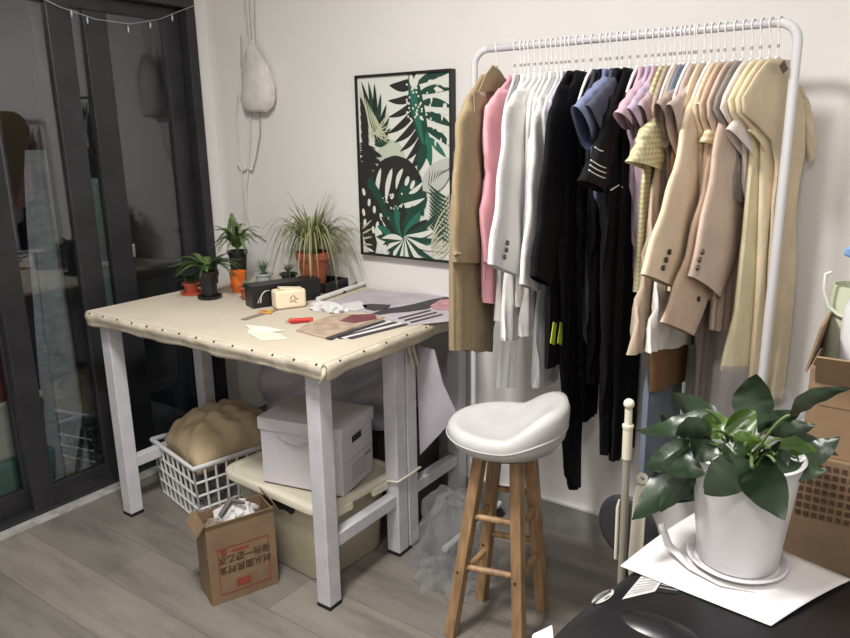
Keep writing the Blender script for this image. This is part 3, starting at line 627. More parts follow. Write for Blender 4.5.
m.add([aq(-.003, .05, .112), aq(-.003, .95, .112), aq(-.003, .95, .114), aq(-.003, .05, .114)], [(0, 1, 2, 3)])
m.add([aq(-.003, .72, .083), aq(-.003, .92, .083), aq(-.003, .92, .093), aq(-.003, .72, .093)], [(0, 1, 2, 3)])
m.build('printed_lines', GI, ax)
m = MB(); ribbon(m, [aq(.30+.5*t_, -.022-.01*sin(pi*t_), AH-.052-.028*sin(pi*t_)) for t_ in [i/10 for i in range(11)]], .009); m.build('tape_strap', BRIEF, ax, solid=.001)
# lavender plastic sheet behind the boxes
def lv(u, v):
    q = at(262+u*150, 352+v*72, 1, -.33); fx = q+V((0, .05*sin(u*9)+.03*sin(v*11+u*5), 0)); return fx+V((0, -.10*u*v, .02*sin(u*14+v*6)))
tag(MB().sheet(lv, 30, 14).build('plastic_sheet', LILACB, smooth=180, solid=.003), 'crumpled lavender grey plastic sheet stuffed behind the archive box', 'sheet')
q0 = [at(x, y, 1, -.36) for x, y in ((416, 345), (434, 350), (443, 385), (457, 415), (438, 436), (420, 455))]
tag(MB().poly(q0, .004, V((0, 1, 0))).build('grey_card', LILACB), 'pointed lavender grey board corner poking out right of the double leg', 'board')
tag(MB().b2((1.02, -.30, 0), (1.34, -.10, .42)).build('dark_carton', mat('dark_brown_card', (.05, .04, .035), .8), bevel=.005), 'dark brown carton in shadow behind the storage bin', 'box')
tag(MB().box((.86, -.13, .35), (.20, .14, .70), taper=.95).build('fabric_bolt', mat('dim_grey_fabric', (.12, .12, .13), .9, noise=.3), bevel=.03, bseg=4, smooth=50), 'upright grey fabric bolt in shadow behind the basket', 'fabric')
# clear plastic film bundle right of the legs
film = MB()
crumple(film, (1.62, -.42, .0), .15, 21, 1.9, 22, (1.0, .7)); crumple(film, (1.60, -.40, .0), .09, 5, 2.6, 18, (1, .8)); crumple(film, (1.66, -.52, .0), .11, 15, .8, 18, (1, .8))
tag(film.build('plastic_film', FILM, smooth=30), 'bundle of crumpled clear plastic film on the floor behind the stool', 'plastic film')
# loose bag at the small carton
# ---------------------------------------------------------------- small carton
c0 = V((1.09, -1.068, 0)); g1 = (V((1.175, -.853, 0))-c0); gw = g1.length; g1.normalize(); g2 = V((-g1.y, g1.x, 0)); gd = .125; GH = .285
g1a = math.atan2(g1.y, g1.x)
ct = thing('open_carton', 'small open brown carton with upside down printing in front of the bin', 'box', c0+g1*gw/2+g2*gd/2, g1a)
hx, hy = gw/2, gd/2
m = MB(); T_ = .004
m.b2((-hx, -hy, 0), (hx, -hy+T_, GH)).b2((-hx, hy-T_, 0), (hx, hy, GH)).b2((-hx, -hy+T_, 0), (-hx+T_, hy-T_, GH)).b2((hx-T_, -hy+T_, 0), (hx, hy-T_, GH)).b2((-hx+T_, -hy+T_, 0), (hx-T_, hy-T_, T_))
m.build('body', CARD, ct, local=True)
MB().box((-hx-.014, 0, GH-.004), (.045, gd, .003), ry=-.9).build('flap', CARD, ct, local=True)
MB().box((0, -hy-.002, GH-.0), (gw, .003, .02), rx=.35).build('flap', CARD, ct, local=True)
MB().box((hx+.006, 0, GH+.012), (.04, gd*.95, .003), ry=1.15).build('flap', CARD, ct, local=True)
fm = MB(); y_ = -hy-.0008
for a_, b_ in (((-.085, .03), (.09, .033)), ((-.085, .195), (.09, .198)), ((-.085, .03), (-.082, .198)), ((.087, .03), (.09, .198))): fm.b2((a_[0], y_-.0004, a_[1]), (b_[0], y_, b_[1]))
fm.build('red_border', REDINK, ct, local=True)
rm = MB(); rm.b2((-.035, y_-.0004, .175), (.02, y_, .184)).b2((-.045, y_-.0004, .178), (-.040, y_, .183)).build('red_header', REDINK, ct, local=True)
MB().b2((-.03, y_-.0004, .045), (.02, y_, .072)).build('red_panel', REDINK, ct, local=True)
def text_mesh(name, body, size, m_, parent, loc, rot, mirror=False):
    cu2 = bpy.data.curves.new(name, 'FONT'); cu2.body = body; cu2.size = size; cu2.align_x = 'CENTER'; cu2.extrude = .0002; cu2.offset = size*.012
    o = bpy.data.objects.new('tmp_text', cu2); C.objects.link(o); bpy.context.view_layer.update()
    dg = bpy.context.evaluated_depsgraph_get(); me = bpy.data.meshes.new_from_object(o.evaluated_get(dg)); bpy.data.objects.remove(o)
    me.name = name; me.materials.clear(); me.materials.append(m_); n_ = bpy.data.objects.new(name, me); C.objects.link(n_); n_.parent = parent; n_.location = loc; n_.rotation_euler = rot; return n_
text_mesh('carton_lettering', '\u4fdd\u4fef\u4e00\u56fe\u4e59\u6b21', .030, INK, ct, (.004, y_-.0006, .165), (pi/2, pi, 0))
text_mesh('carton_lettering', '\u6750\u4ece\u56fd\u6c11\u65f6\u5b9c', .030, INK, ct, (.004, y_-.0006, .127), (pi/2, pi, 0))
text_mesh('carton_lettering', '\u56fd', .024, REDINK, ct, (-.065, y_-.0006, .190), (pi/2, pi, 0))
crumb = crumple(MB(), (0, 0, 0), .052, 31, 1.0, 14, (1.35, .75)); crumb.v = [world(ct) @ (v+V((.005, 0, GH-.022))) for v in crumb.v]
tag(crumb.build('crumpled_bag', PBAG, smooth=35), 'crumpled clear plastic bag bulging out of the small open carton', 'bag')
tag(MB().tube([world(ct) @ V((-.055, -.03, GH+.012)), world(ct) @ V((-.01, -.01, GH+.05)), world(ct) @ V((.03, -.035, GH+.035))], [.008, .012, .005], 8).build('dark_scrap', mat('grey_scrap', (.12, .11, .10), .7), smooth=50), 'twisted dark grey scrap on the bag in the open carton', 'scrap')
tag(crumple(MB(), world(ct) @ V((-.07, 0, GH-.05)), .035, 44, 1.2).build('crumpled_paper', mat('brown_crumpled_paper', (.28, .22, .16), .9, noise=.4, nscale=40), smooth=30), 'brown crumpled paper at the left end of the open carton', 'paper')

# ---------------------------------------------------------------- stool
SCX, SCY = 1.905, -.61
stl = thing('bar_stool', 'round white padded bar stool with low back and four wooden legs', 'stool', (SCX, SCY, 0))
feet = [V((1.815, -.745, 0)), V((2.022, -.69, 0)), V((1.80, -.535, 0)), V((1.99, -.47, 0))]
fc = sum(feet, V())/4; SZ = .60
tops = [fc + (f_-fc)*.50 + V((.018, .0, SZ)) for f_ in feet]
for f_, t_ in zip(feet, tops):
    d = t_-f_; sq = MB(); s0 = .017
    sq.loft([[f_+V((a_*s0, b_*s0, 0)) for a_, b_ in ((-1, -1), (1, -1), (1, 1), (-1, 1))], [t_+V((a_*s0, b_*s0, 0)) for a_, b_ in ((-1, -1), (1, -1), (1, 1), (-1, 1))]])
    lg = sq.build('leg', WOOD, stl, bevel=.003)
    MB().tube([f_.lerp(t_, .37)+V((-.003, -.0165, 0)), f_.lerp(t_, .37)+V((-.003, -.019, 0))], .004, 8).build('screw', TACK, lg)
def rung(i, j, za, zb=None):
    zb = zb or za; a_ = feet[i].lerp(tops[i], za/SZ); b_ = feet[j].lerp(tops[j], zb/SZ); MB().tube([a_, a_.lerp(b_, .5), b_], [.009, .0105, .009], 10).build('rung', WOOD, stl, smooth=60)
rung(0, 1, .235); rung(0, 1, .40); rung(2, 3, .26); rung(2, 3, .43); rung(0, 2, .20); rung(0, 2, .37); rung(1, 3, .22); rung(1, 3, .38)
sc_ = V((fc.x+.015, fc.y-.0, 0))
MB().lathe([(.02, SZ-.004), (.10, SZ-.004), (.10, SZ+.012), (.02, SZ+.012)], sc_).build('seat_plate', BLACKP, stl, smooth=40)
mb = MB(); n = 64; RA = .170; back = R(18)        # direction of the low back
def lift(a):
    d = abs((a-back+pi) % (2*pi)-pi); w_ = max(0, 1-(d/1.45)**2); return w_*w_*(3-2*w_)
def sr(rad, z, k, out=0): 
    L_ = lift(2*pi*k/n); a = 2*pi*k/n; rr2 = rad+out*L_; return V((sc_.x+rr2*cos(a), sc_.y+rr2*sin(a), 0)), L_, z
rings = []
for rad, z0, zl, o_ in ((.05, .0, 0, 0), (.115, .0, 0, 0), (.152, .012, 0, .0), (.168, .035, .01, .006), (.170, .05, .034, .012), (.168, .062, .063, .016), (.160, .072, .076, .016), (.148, .076, .070, .006), (.135, .072, .05, -.004), (.118, .066, .03, -.012), (.09, .062, .014, -.006), (.05, .06, 0, 0), (.012, .059, 0, 0)):
    ring = []
    for k in range(n):
        p_, L_, z = sr(rad, z0, k, o_); ring.append(V((p_.x, p_.y, SZ+.012+z0+zl*L_)))
    rings.append(ring)
mb.loft(rings).build('seat', LEATH, stl, smooth=180)
pm = MB(); pm.tube([V((sc_.x+(.172+.008*lift(2*pi*k/n))*cos(2*pi*k/n), sc_.y+(.172+.008*lift(2*pi*k/n))*sin(2*pi*k/n), SZ+.012+.042+.03*lift(2*pi*k/n))) for k in range(n+1)], .0022, 6); pm.build('piping', LEATH, stl, smooth=60)

# ---------------------------------------------------------------- clothes rack
RX0, RX1, RY, RZ = 1.594, 2.534, -.248, 1.756
rk = thing('clothes_rack', 'white tubular clothes rack full of garments', 'clothes rack', ((RX0+RX1)/2, RY, 0))
rc = .05
path = [V((RX0, RY, .03)), V((RX0, RY, .8)), V((RX0, RY, RZ-rc))]+[V((RX0+rc-rc*cos(t_), RY, RZ-rc+rc*sin(t_))) for t_ in [pi/2*i/6 for i in range(1, 7)]]
MB().tube(path, .0110, 14).build('post', RAILM, rk, smooth=60)
path = [V((RX1, RY, .03)), V((RX1, RY, .8)), V((RX1, RY, RZ-rc))]+[V((RX1-rc+rc*cos(t_), RY, RZ-rc+rc*sin(t_))) for t_ in [pi/2*i/6 for i in range(1, 7)]]
MB().tube(path, .0120, 14).build('post', RAILM, rk, smooth=60)
MB().tube([(RX0+rc, RY, RZ), (RX1-rc, RY, RZ)], .0110, 14).build('top_rail', mat('worn_white_tube', (.50, .50, .52), .35), rk, smooth=60)
for x in (RX0, RX1):
    ft = MB().tube([(x, RY-.20, .065), (x, RY+.20, .065)], .0125, 10).build('foot', RAILM, rk, smooth=60)
    for y in (RY-.185, RY+.185):
        MB().tube([(x-.009, y, .026), (x+.009, y, .026)], .025, 14).build('caster', BLACKP, ft, smooth=40)
        MB().tube([(x, y, .03), (x, y, .06)], .006, 8).build('caster_stem', STEEL, ft)
# hanger prototype, hook at the origin (top of the rail); arms run along local Y
TH0 = R(20)
hg = thing('coat_hanger', 'x', 'hanger', (0, 0, 0), 0, 'hangers on the clothes rack')
hk = [V((0, .0135*cos(t_)-.0, .0+.0135*sin(t_))) for t_ in [R(-15)+R(200)*i/10 for i in range(11)]]
hk = [V((0, p_.y, p_.z)) for p_ in hk] ; hk += [V((0, -.008, -.014)), V((0, 0, -.024)), V((0, 0, -.075))]
MB().tube(hk, .0022, 6).build('hook', HANG, hg, smooth=60, local=True)
MB().tube([(0, 0, -.052), (0, 0, -.060)], [.0036, .0036], 8).build('neck_collar', STEEL, hg, smooth=60, local=True)
ar = MB(); prof = [(-.124, -.188), (-.11, -.17), (-.085, -.145), (-.045, -.112), (0, -.085), (.045, -.112), (.085, -.145), (.11, -.17), (.124, -.188)]
ar.loft([[V((s_*(.0045-.012*max(0, abs(y)-.03)), y+0, z+zz*.0065)) for s_, zz in ((-1, -1), (1, -1), (1, 1), (-1, 1))] for y, z in prof]); ar.build('shoulder_bar', HANG, hg, bevel=.002, smooth=60, local=True)

HANGERS = []
ARM = [(0, -.085), (.045, -.112), (.085, -.145), (.118, -.18), (.14, -.212)]
def garm(name, label, cat, hx, L, col, R_=None, rel=None, ub=.19, thick=.011, amp=.006, lam=.05, sleeves=(), th=None, group=None, hem=None, hanglabel=None, topw=.045, hem_slant=.18, dark_hook=False, first=False, extra=None):
    """L: front outline seen from the camera, neck to hem; laid on the hanger's own vertical plane."""
    th = R(-8+28*max(0, (hx-515)/270)**3) if th is None else th
    O = at(hx, 50-(hx-500)*.1036, 1, RY); O.y = RY; O.z = RZ+.011
    n_ = V((cos(th), -sin(th), 0)); fd = V((-sin(th), -cos(th), 0))
    h = copy_tree(hg) if HANGERS else hg
    h.location = (O.x, O.y, O.z-.011+.0005); h.rotation_euler = (0, 0, -th); h['label'] = 'white hanger carrying the '+label if len(label.split()) <= 12 else 'white hanger of the '+' '.join(label.split()[:12]); HANGERS.append(h)
    root = thing(name, label, cat, (O.x, O.y, O.z-.07), 0, group)
    def uz(px, py, off=0):
        q = atp(px, py, O+n_*off, n_); return ((q-O).dot(fd), q.z)
    Lp = [uz(*q) for q in L]; Rp = [uz(*q) for q in R_] if R_ else None
    def ip(P_, z):
        if z >= P_[0][1]: return P_[0][0]
        for i in range(len(P_)-1):
            if P_[i+1][1] <= z <= P_[i][1]:
                t_ = (P_[i][1]-z)/max(1e-6, P_[i][1]-P_[i+1][1]); return P_[i][0]+(P_[i+1][0]-P_[i][0])*t_
        return P_[-1][0]
    zt = min(Lp[0][1], O.z-.098) if cat in ('skirt', 'trousers') else O.z-.098; zb = Lp[-1][1] if hem is None else hem
    nz = max(10, int((zt-zb)/.028)); N = 44; ph = rnd(0, 6); ph2 = rnd(0, 6); rings = []
    for i in range(nz+1):
        v = i/nz; z = zt+(zb-zt)*(v if v > .2 else v**1.35*(.2**-.35)); d = zt-z
        uf = ip(Lp, z); zr = z-O.z
        if cat not in ('skirt', 'trousers') and zr > -.30:
            ua_ = next((ARM[i_][0]+(ARM[i_+1][0]-ARM[i_][0])*(ARM[i_][1]-zr)/(ARM[i_][1]-ARM[i_+1][1]) for i_ in range(4) if ARM[i_+1][1] <= zr <= ARM[i_][1]), .14 if zr < -.2 else .0)+.014
            if zr < -.215: ua_ = ua_+(uf-ua_)*min(1, (-.215-zr)/.085)
            uf = max(uf, ua_)
        ubk = ip(Rp, z) if Rp else -min(ub, max(.045, topw+d*1.25))
        ubk = max(ubk, -.205)          # stays clear of the wall
        if uf-ubk < .02: ubk = uf-.02
        cc_, hh = (uf+ubk)/2, (uf-ubk)/2; A_ = amp*min(1, d/.35); T2 = thick*(.7+.3*min(1, d/.08))*(1+.25*min(1, d/.6)); ring = []
        for k in range(N):
            a_ = 2*pi*k/N; cs, sn = cos(a_), sin(a_); u = cc_+hh*cs; w_ = (1 if sn >= 0 else -1)*abs(sn)**.6*T2
            w_ += A_*sin(u*2*pi/lam+ph+d*1.3) + .4*A_*sin(u*2*pi/lam*1.9+ph2-d*2) * min(1, d/.3)
            ring.append(O+fd*(u+.10*A_*sin(d*22+ph))+n_*w_+V((0, 0, z-O.z + .004*sin(u*30+ph)*v + hem_slant*(u-uf)*v)))
        rings.append(ring)
    m = fab(*col) if isinstance(col, tuple) else col
    MB().loft(rings, (True, False)).build('body', m, root, smooth=180)
    for sp_ in sleeves:
        SL, SR = sp_['L'], sp_['R']; off = sp_.get('off', .010); tk = sp_.get('t', .011)*1.3; sm_ = sp_.get('mat'); sm_ = (fab(*sm_) if isinstance(sm_, tuple) else sm_) or m
        K = max(len(SL), 2); a1 = [uz(*q, off) for q in SL]; b1 = [uz(*q, off) for q in SR]; nn = 20; rings = []
        def il(P_, t_):
            f_ = t_*(len(P_)-1); i = min(int(f_), len(P_)-2); q = f_-i; return (P_[i][0]*(1-q)+P_[i+1][0]*q, P_[i][1]*(1-q)+P_[i+1][1]*q)
        for i in range(nn+1):
            t_ = i/nn; (ua, za), (ub_, zb_) = il(a1, t_), il(b1, t_); ring = []; T3 = tk*(.5+.5*min(1, t_*5))
            for k in range(24):
                a_ = 2*pi*k/24; c_ = .5+.5*cos(a_); sn = sin(a_); u = ub_+(ua-ub_)*c_; z = zb_+(za-zb_)*c_
                w_ = (1 if sn >= 0 else -1)*abs(sn)**.75*T3 + .0025*sin(t_*23+c_*5+ph)
                ring.append(O+fd*u+n_*(off+w_)+V((0, 0, z-O.z)))
            rings.append(ring)
        so = MB().loft(rings, (True, False)).build('sleeve', sm_, root, smooth=180)
        for (bx_, by_) in sp_.get('buttons', ()):
            q = atp(bx_, by_, O+n_*(off+tk+.003), n_)
            MB().tube([q-n_*.003, q+n_*.002], .0075, 12).build('button', mat_btn, so, smooth=40)
        for (pa, pb, wd, cm_) in sp_.get('bands', ()):
            qa, qb = atp(*pa, O+n_*(off+tk+.001), n_), atp(*pb, O+n_*(off+tk+.001), n_); mid = qa.lerp(qb, .5)+n_*.003-V((0, 0, .006))
            MB().tube(bez(qa, mid, qb, 6), wd, 6).build('trim_band', cm_, so, smooth=60)
    if extra: extra(root, O, n_, fd)
    return root
mat_btn = mat('dark_horn_button', (.025, .02, .018), .3)
WHT = ('white', (.90, .89, .88)); WH2 = ('offwhite', (.86, .85, .82)); GW = ('greywhite', (.64, .63, .62)); BLK = ('black', (.006, .005, .007)); BLK2 = ('soft_black', (.009, .008, .010))
PINK = ('pink', (.84, .42, .48)); KH = ('khaki', (.35, .265, .155)); DEN = ('denim', (.20, .24, .42)); SLT = ('slate', (.09, .10, .14)); MAU = ('mauve', (.66, .46, .55)); LIL = ('lilac', (.58, .47, .62))
LPK = ('lilac_pink', (.60, .44, .50)); TAU = ('taupe', (.50, .40, .33)); BEI = ('beige', (.62, .50, .38)); DUS = ('dusty', (.60, .48, .44)); CRE = ('cream', (.80, .65, .48)); PBG = ('pinkish_beige', (.66, .52, .43))
PWH = ('pink_white', (.84, .75, .71)); YEL = ('pale_yellow', (.82, .74, .50)); BUT = ('butter', (.80, .68, .48)); OCH = ('ochre_beige', (.70, .59, .42)); SUE = ('brown_suede', (.24, .14, .07)); JEA = ('pale_jeans', (.20, .24, .31)); DTA = ('dim_taupe', (.36, .29, .27))
GING = pattern_mat('yellow_gingham', 'check', (.74, .70, .48), (.50, .44, .24), 75); STRI = pattern_mat('lilac_stripe', 'v', (.70, .68, .74), (.40, .36, .52), 90)
GINGS = pattern_mat('striped_ochre', 'hstripe', (.62, .48, .27), (.78, .70, .52), 60)
SHEER = sheer_mat('white_sheer', (.7, .7, .72), .5); BANDW = mat('white_piping', (.8, .8, .8), .7)

def belt(root, O, n_, fd):
    q = [atp(x, y, O+n_*.024, n_) for x, y in ((455, 253), (466, 256), (478, 258))]; MB().tube(q, .006, 6).build('cuff_strap', fab(*KH), root, smooth=60)
    q = [atp(x, y, O+n_*.018, n_) for x, y in ((485, 74), (492, 65), (499, 70), (508, 84), (498, 92), (487, 92), (476, 96))]; MB().poly(q, .004, n_).build('collar', fab('khaki_dark', (.34, .27, .15)), root, bevel=.002)
    q = [atp(x, y, O+n_*.034, n_) for x, y in ((473, 92), (479, 92), (481, 108), (474, 112))]; MB().poly(q, .003, n_).build('epaulette', fab(*KH), root, bevel=.001)
garm('trench_coat', 'khaki trench coat with strapped cuff at the rack left end', 'coat', 497, [(487, 66), (474, 88), (464, 104), (457, 150), (453, 200), (452, 270), (453, 350)], KH,
     R_=[(502, 70), (512, 88), (514, 110), (506, 180), (496, 260), (487, 345)], thick=.016, amp=.006, th=R(-12), hem_slant=.30, extra=belt,
     sleeves=[dict(L=[(470, 92), (458, 120), (454, 190), (453, 262)], R=[(486, 92), (483, 120), (480, 190), (478, 263)], off=.016, t=.014)])
garm('pink_blazer', 'bubblegum pink blazer beside the khaki trench coat', 'blazer', 515, [(508, 82), (494, 94), (485, 110), (483, 140), (487, 170), (483, 195), (481, 230), (485, 303)], PINK, R_=[(520, 80), (540, 100), (540, 200), (506, 280), (500, 304)], amp=.004,
     sleeves=[dict(L=[(500, 88), (486, 106), (484, 150), (487, 172), (481, 210), (484, 262)], R=[(510, 92), (506, 120), (504, 160), (503, 190), (500, 220), (496, 266)])])
garm('grey_shirt', 'light grey shirt showing a hem below the pink blazer', 'shirt', 521, [(513, 84), (507, 98), (500, 190), (497, 260), (495, 322)], GW, R_=[(524, 84), (534, 98), (530, 260), (505, 322)])
garm('slate_blouse', 'slate grey blouse peeking between pink and white blazers', 'blouse', 525, [(518, 84), (512, 96), (509, 140), (499, 190), (499, 240)], ('slate_grey', (.25, .25, .27)), R_=[(528, 84), (540, 98), (535, 240)])
def sheerhem(root, O, n_, fd):
    def fn(u, v):
        q = atp(500+u*17-v*4, 338+v*50, O+n_*.008, n_); return q+n_*(.008*sin(u*14)*(.4+v))
    MB().sheet(fn, 16, 8).build('sheer_hem', SHEER, root, smooth=180)
garm('white_slip_dress', 'long white dress ending in a sheer hem behind the stool', 'dress', 529, [(521, 84), (515, 96), (511, 150), (508, 250), (501, 341)], WHT, R_=[(533, 84), (548, 98), (540, 200), (518, 341)], extra=sheerhem)
garm('white_blazer', 'white blazer with three dark cuff buttons', 'blazer', 535, [(527, 80), (514, 92), (505, 108), (502, 150), (500, 200), (497, 245)], WHT, thick=.010, amp=.004,
     sleeves=[dict(L=[(518, 88), (505, 106), (501, 150), (495, 210), (488, 264)], R=[(543, 92), (546, 125), (542, 170), (533, 220), (520, 277)], off=.014, t=.012, buttons=((508, 243), (507, 250), (505, 257)))])
garm('white_blouse', 'white blouse with straight hem, first right of the white blazer', 'blouse', 541, [(533, 80), (523, 94), (519, 120), (521, 200), (517, 306)], WH2, amp=.005, R_=[(546, 80), (560, 98), (556, 200), (528, 306)])
garm('white_vest_top', 'white vest top showing only its shoulder among the white shirts', 'top', 547, [(539, 80), (530, 92), (527, 120), (527, 220)], WHT, amp=.005)
garm('white_blouse', 'loose white blouse with pleated hem below the white sleeves', 'blouse', 552, [(544, 80), (535, 94), (530, 140), (527, 240), (522, 336)], GW, R_=[(556, 80), (570, 98), (566, 200), (540, 336)], amp=.008, lam=.03)
garm('white_long_sleeve_shirt', 'white shirt whose slanted cuff hangs before the black blazer', 'shirt', 557, [(549, 80), (540, 94), (535, 120), (534, 200), (530, 270)], WH2, sleeves=[dict(L=[(541, 94), (533, 120), (529, 200), (520, 284)], R=[(556, 100), (552, 140), (547, 220), (538, 291)], off=.010)])
garm('sheer_white_dress', 'long sheer off white dress hanging beside the stool back', 'dress', 562, [(554, 80), (546, 94), (542, 140), (541, 260), (533, 389)], SHEER, R_=[(566, 80), (580, 98), (574, 200), (552, 390)], amp=.009, lam=.04)
garm('stone_waistcoat', 'stone grey waistcoat with squared shoulder beside the black blazer', 'waistcoat', 566, [(557, 80), (548, 95), (543, 105), (546, 170), (543, 262)], GW, amp=.004)
garm('striped_shirt', 'lilac and white striped shirt just left of the black blazer', 'shirt', 570, [(561, 80), (551, 96), (548, 103), (551, 150), (548, 240)], STRI, amp=.004)
def lime(root, O, n_, fd):
    for x in (552, 559):
        q = [atp(a_, b_, O+n_*.022, n_) for a_, b_ in ((x+1, 322), (x+4, 323), (x+2, 345), (x-2, 343))]; MB().poly(q, .002, n_).build('lime_tag', mat('lime_ribbon', (.60, .72, .06), .6), root)
garm('black_blazer', 'black blazer with full sleeve, first black garment on the rack', 'blazer', 577, [(568, 71), (560, 84), (553, 104), (549, 150), (546, 200), (545, 260), (547, 300), (546, 368)], BLK, thick=.010, amp=.006, extra=lime, R_=[(588, 72), (602, 100), (606, 200), (604, 368)],
     sleeves=[dict(L=[(560, 84), (550, 110), (543, 170), (537, 230), (531, 276)], R=[(580, 90), (574, 130), (566, 190), (558, 240), (549, 286)], off=.014, t=.012)])
garm('black_sash_dress', 'black dress with a long narrow tail hanging behind the stool', 'dress', 584, [(575, 78), (566, 92), (562, 120), (560, 250), (562, 375), (565, 470), (571, 491)], BLK2, R_=[(590, 78), (604, 98), (600, 250), (584, 366), (580, 420), (578, 488)], amp=.004)
garm('pleated_skirt', 'black finely pleated skirt at the middle of the rack', 'skirt', 592, [(586, 84), (580, 96), (578, 250), (582, 421)], BLK2, R_=[(596, 84), (612, 98), (616, 250), (613, 431)], amp=.007, lam=.016)
garm('grey_cardigan', 'dark grey cardigan showing two vertical edges under the blue shirt', 'cardigan', 601, [(593, 80), (586, 92), (586, 150), (590, 200), (585, 300), (587, 345)], ('dark_grey', (.055, .055, .068)), amp=.006)
garm('black_long_dress', 'plain black dress filling the gap under the blue shirt', 'dress', 607, [(599, 80), (592, 100), (592, 250), (590, 385)], BLK, amp=.008, lam=.035)
garm('denim_shirt', 'blue denim short sleeve shirt among the black clothes', 'shirt', 611, [(603, 77), (596, 90), (592, 110), (592, 170), (598, 210)], DEN, amp=.004, sleeves=[dict(L=[(604, 76), (590, 90), (574, 106)], R=[(611, 82), (604, 112), (589, 150)], off=.012, t=.014)])
garm('slate_shirt', 'slate blue short sleeve shirt next to the denim one', 'shirt', 618, [(610, 77), (604, 90), (600, 120), (598, 180)], SLT, amp=.004, sleeves=[dict(L=[(612, 77), (600, 90), (587, 105)], R=[(618, 85), (612, 115), (599, 148)], off=.012, t=.012)])
garm('sailor_top', 'black top whose sleeve cuff carries white stripes', 'top', 623, [(615, 79), (608, 92), (604, 130), (600, 185), (604, 250), (606, 330)], BLK2, amp=.004,
     sleeves=[dict(L=[(612, 96), (601, 130), (592, 158), (579, 180)], R=[(622, 100), (616, 140), (608, 168), (604, 193)], off=.018, t=.014, bands=(((591, 160), (606, 168), .0016, BANDW), ((590, 165), (606, 173), .0016, BANDW), ((589, 170), (605, 178), .0016, BANDW), ((595, 147), (603, 151), .0016, BANDW)))])
def vline(root, O, n_, fd):
    for a_, b_ in (((611, 190), (619, 185)), ((622, 187), (633, 191))):
        q1, q2 = atp(*a_, O+n_*.022, n_), atp(*b_, O+n_*.022, n_); MB().tube([q1, q2], .0018, 6).build('white_piping', BANDW, root)
garm('black_dress', 'long black dress with white piping at the waist', 'dress', 631, [(623, 84), (615, 96), (609, 112), (607, 160), (606, 200), (603, 320), (602, 455)], BLK, R_=[(640, 80), (652, 98), (652, 200), (660, 320), (625, 466)], thick=.011, amp=.007, extra=vline)
garm('black_trousers', 'black trousers hanging to the white capped pole', 'trousers', 639, [(631, 84), (624, 96), (622, 200), (615, 340), (611, 462)], BLK2, R_=[(648, 84), (662, 98), (668, 250), (668, 400), (625, 478)], amp=.004)
garm('pink_tee', 'dusty pink short sleeve top, first pastel piece after the black clothes', 'top', 647, [(639, 76), (632, 90), (630, 120), (632, 180), (634, 240), (636, 290)], MAU, amp=.005, sleeves=[dict(L=[(644, 76), (630, 92), (617, 112)], R=[(652, 84), (642, 112), (628, 130)], off=.012, t=.013)])
garm('lilac_tee', 'lilac short sleeve top beside the dusty pink one', 'top', 654, [(646, 76), (640, 90), (636, 120), (636, 180), (638, 260)], LIL, amp=.005, sleeves=[dict(L=[(652, 76), (640, 90), (628, 108)], R=[(660, 84), (654, 115), (640, 146)], off=.012, t=.012)])
garm('mauve_blouse', 'mauve blouse with curled cap sleeve above the gingham', 'blouse', 660, [(652, 76), (646, 90), (642, 120), (640, 200), (640, 270)], LPK, amp=.005, sleeves=[dict(L=[(660, 76), (650, 90), (638, 105)], R=[(668, 84), (662, 115), (648, 150)], off=.012, t=.012)])
garm('gingham_blouse', 'yellow gingham blouse with a flared puff sleeve', 'blouse', 666, [(659, 84), (652, 110), (648, 150), (641, 190), (638, 240), (636, 291)], GING, R_=[(672, 84), (690, 100), (670, 200), (660, 292)], amp=.004,
     sleeves=[dict(L=[(652, 118), (640, 134), (638, 144), (628, 161)], R=[(664, 118), (664, 140), (665, 155), (664, 174)], off=.016, t=.018)])
garm('ruffle_shirt', 'taupe patterned shirt with ruffled shoulder above the gingham sleeve', 'shirt', 672, [(665, 80), (658, 92), (655, 112), (658, 160), (656, 250)], pattern_mat('taupe_pattern', 'check', (.52, .41, .32), (.40, .31, .24), 120), amp=.006, lam=.03)
garm('beige_midi_skirt', 'beige midi skirt hem hanging below the gingham blouse', 'skirt', 676, [(668, 90), (662, 110), (650, 220), (641, 280), (630, 354)], BEI, R_=[(682, 90), (695, 110), (680, 250), (655, 358)], amp=.006, lam=.04)
garm('beige_blouse', 'beige cap sleeve blouse between ruffle shirt and cream blazer', 'blouse', 682, [(674, 80), (667, 94), (664, 120), (668, 180), (668, 250)], TAU, amp=.005, sleeves=[dict(L=[(678, 80), (668, 92), (656, 103)], R=[(688, 88), (682, 112), (666, 148)], off=.010, t=.011)])
garm('brown_suede_skirt', 'brown suede skirt under the white pleats', 'skirt', 691, [(684, 100), (672, 150), (656, 300), (651, 350), (650, 392)], SUE, R_=[(692, 100), (706, 130), (712, 300), (700, 404)], amp=.003)
garm('jeans', 'pale blue jeans hanging lowest behind the peace lily', 'jeans', 686, [(679, 100), (676, 150), (656, 330), (646, 390), (640, 486)], JEA, R_=[(696, 100), (710, 130), (700, 330), (690, 490)], amp=.005)
garm('white_pleated_skirt', 'white pleated skirt hem beneath the beige cuffs', 'skirt', 696, [(689, 100), (680, 150), (660, 260), (655, 300), (647, 352)], WH2, R_=[(702, 100), (718, 130), (716, 280), (706, 356)], amp=.007, lam=.035)
garm('dusty_rose_blouse', 'dusty rose blouse with narrow shoulder left of the cream blazer', 'blouse', 698, [(690, 80), (682, 94), (679, 120), (680, 200)], DUS, amp=.005, sleeves=[dict(L=[(692, 80), (682, 92), (668, 104)], R=[(700, 90), (694, 115), (680, 160)], off=.010, t=.011)])
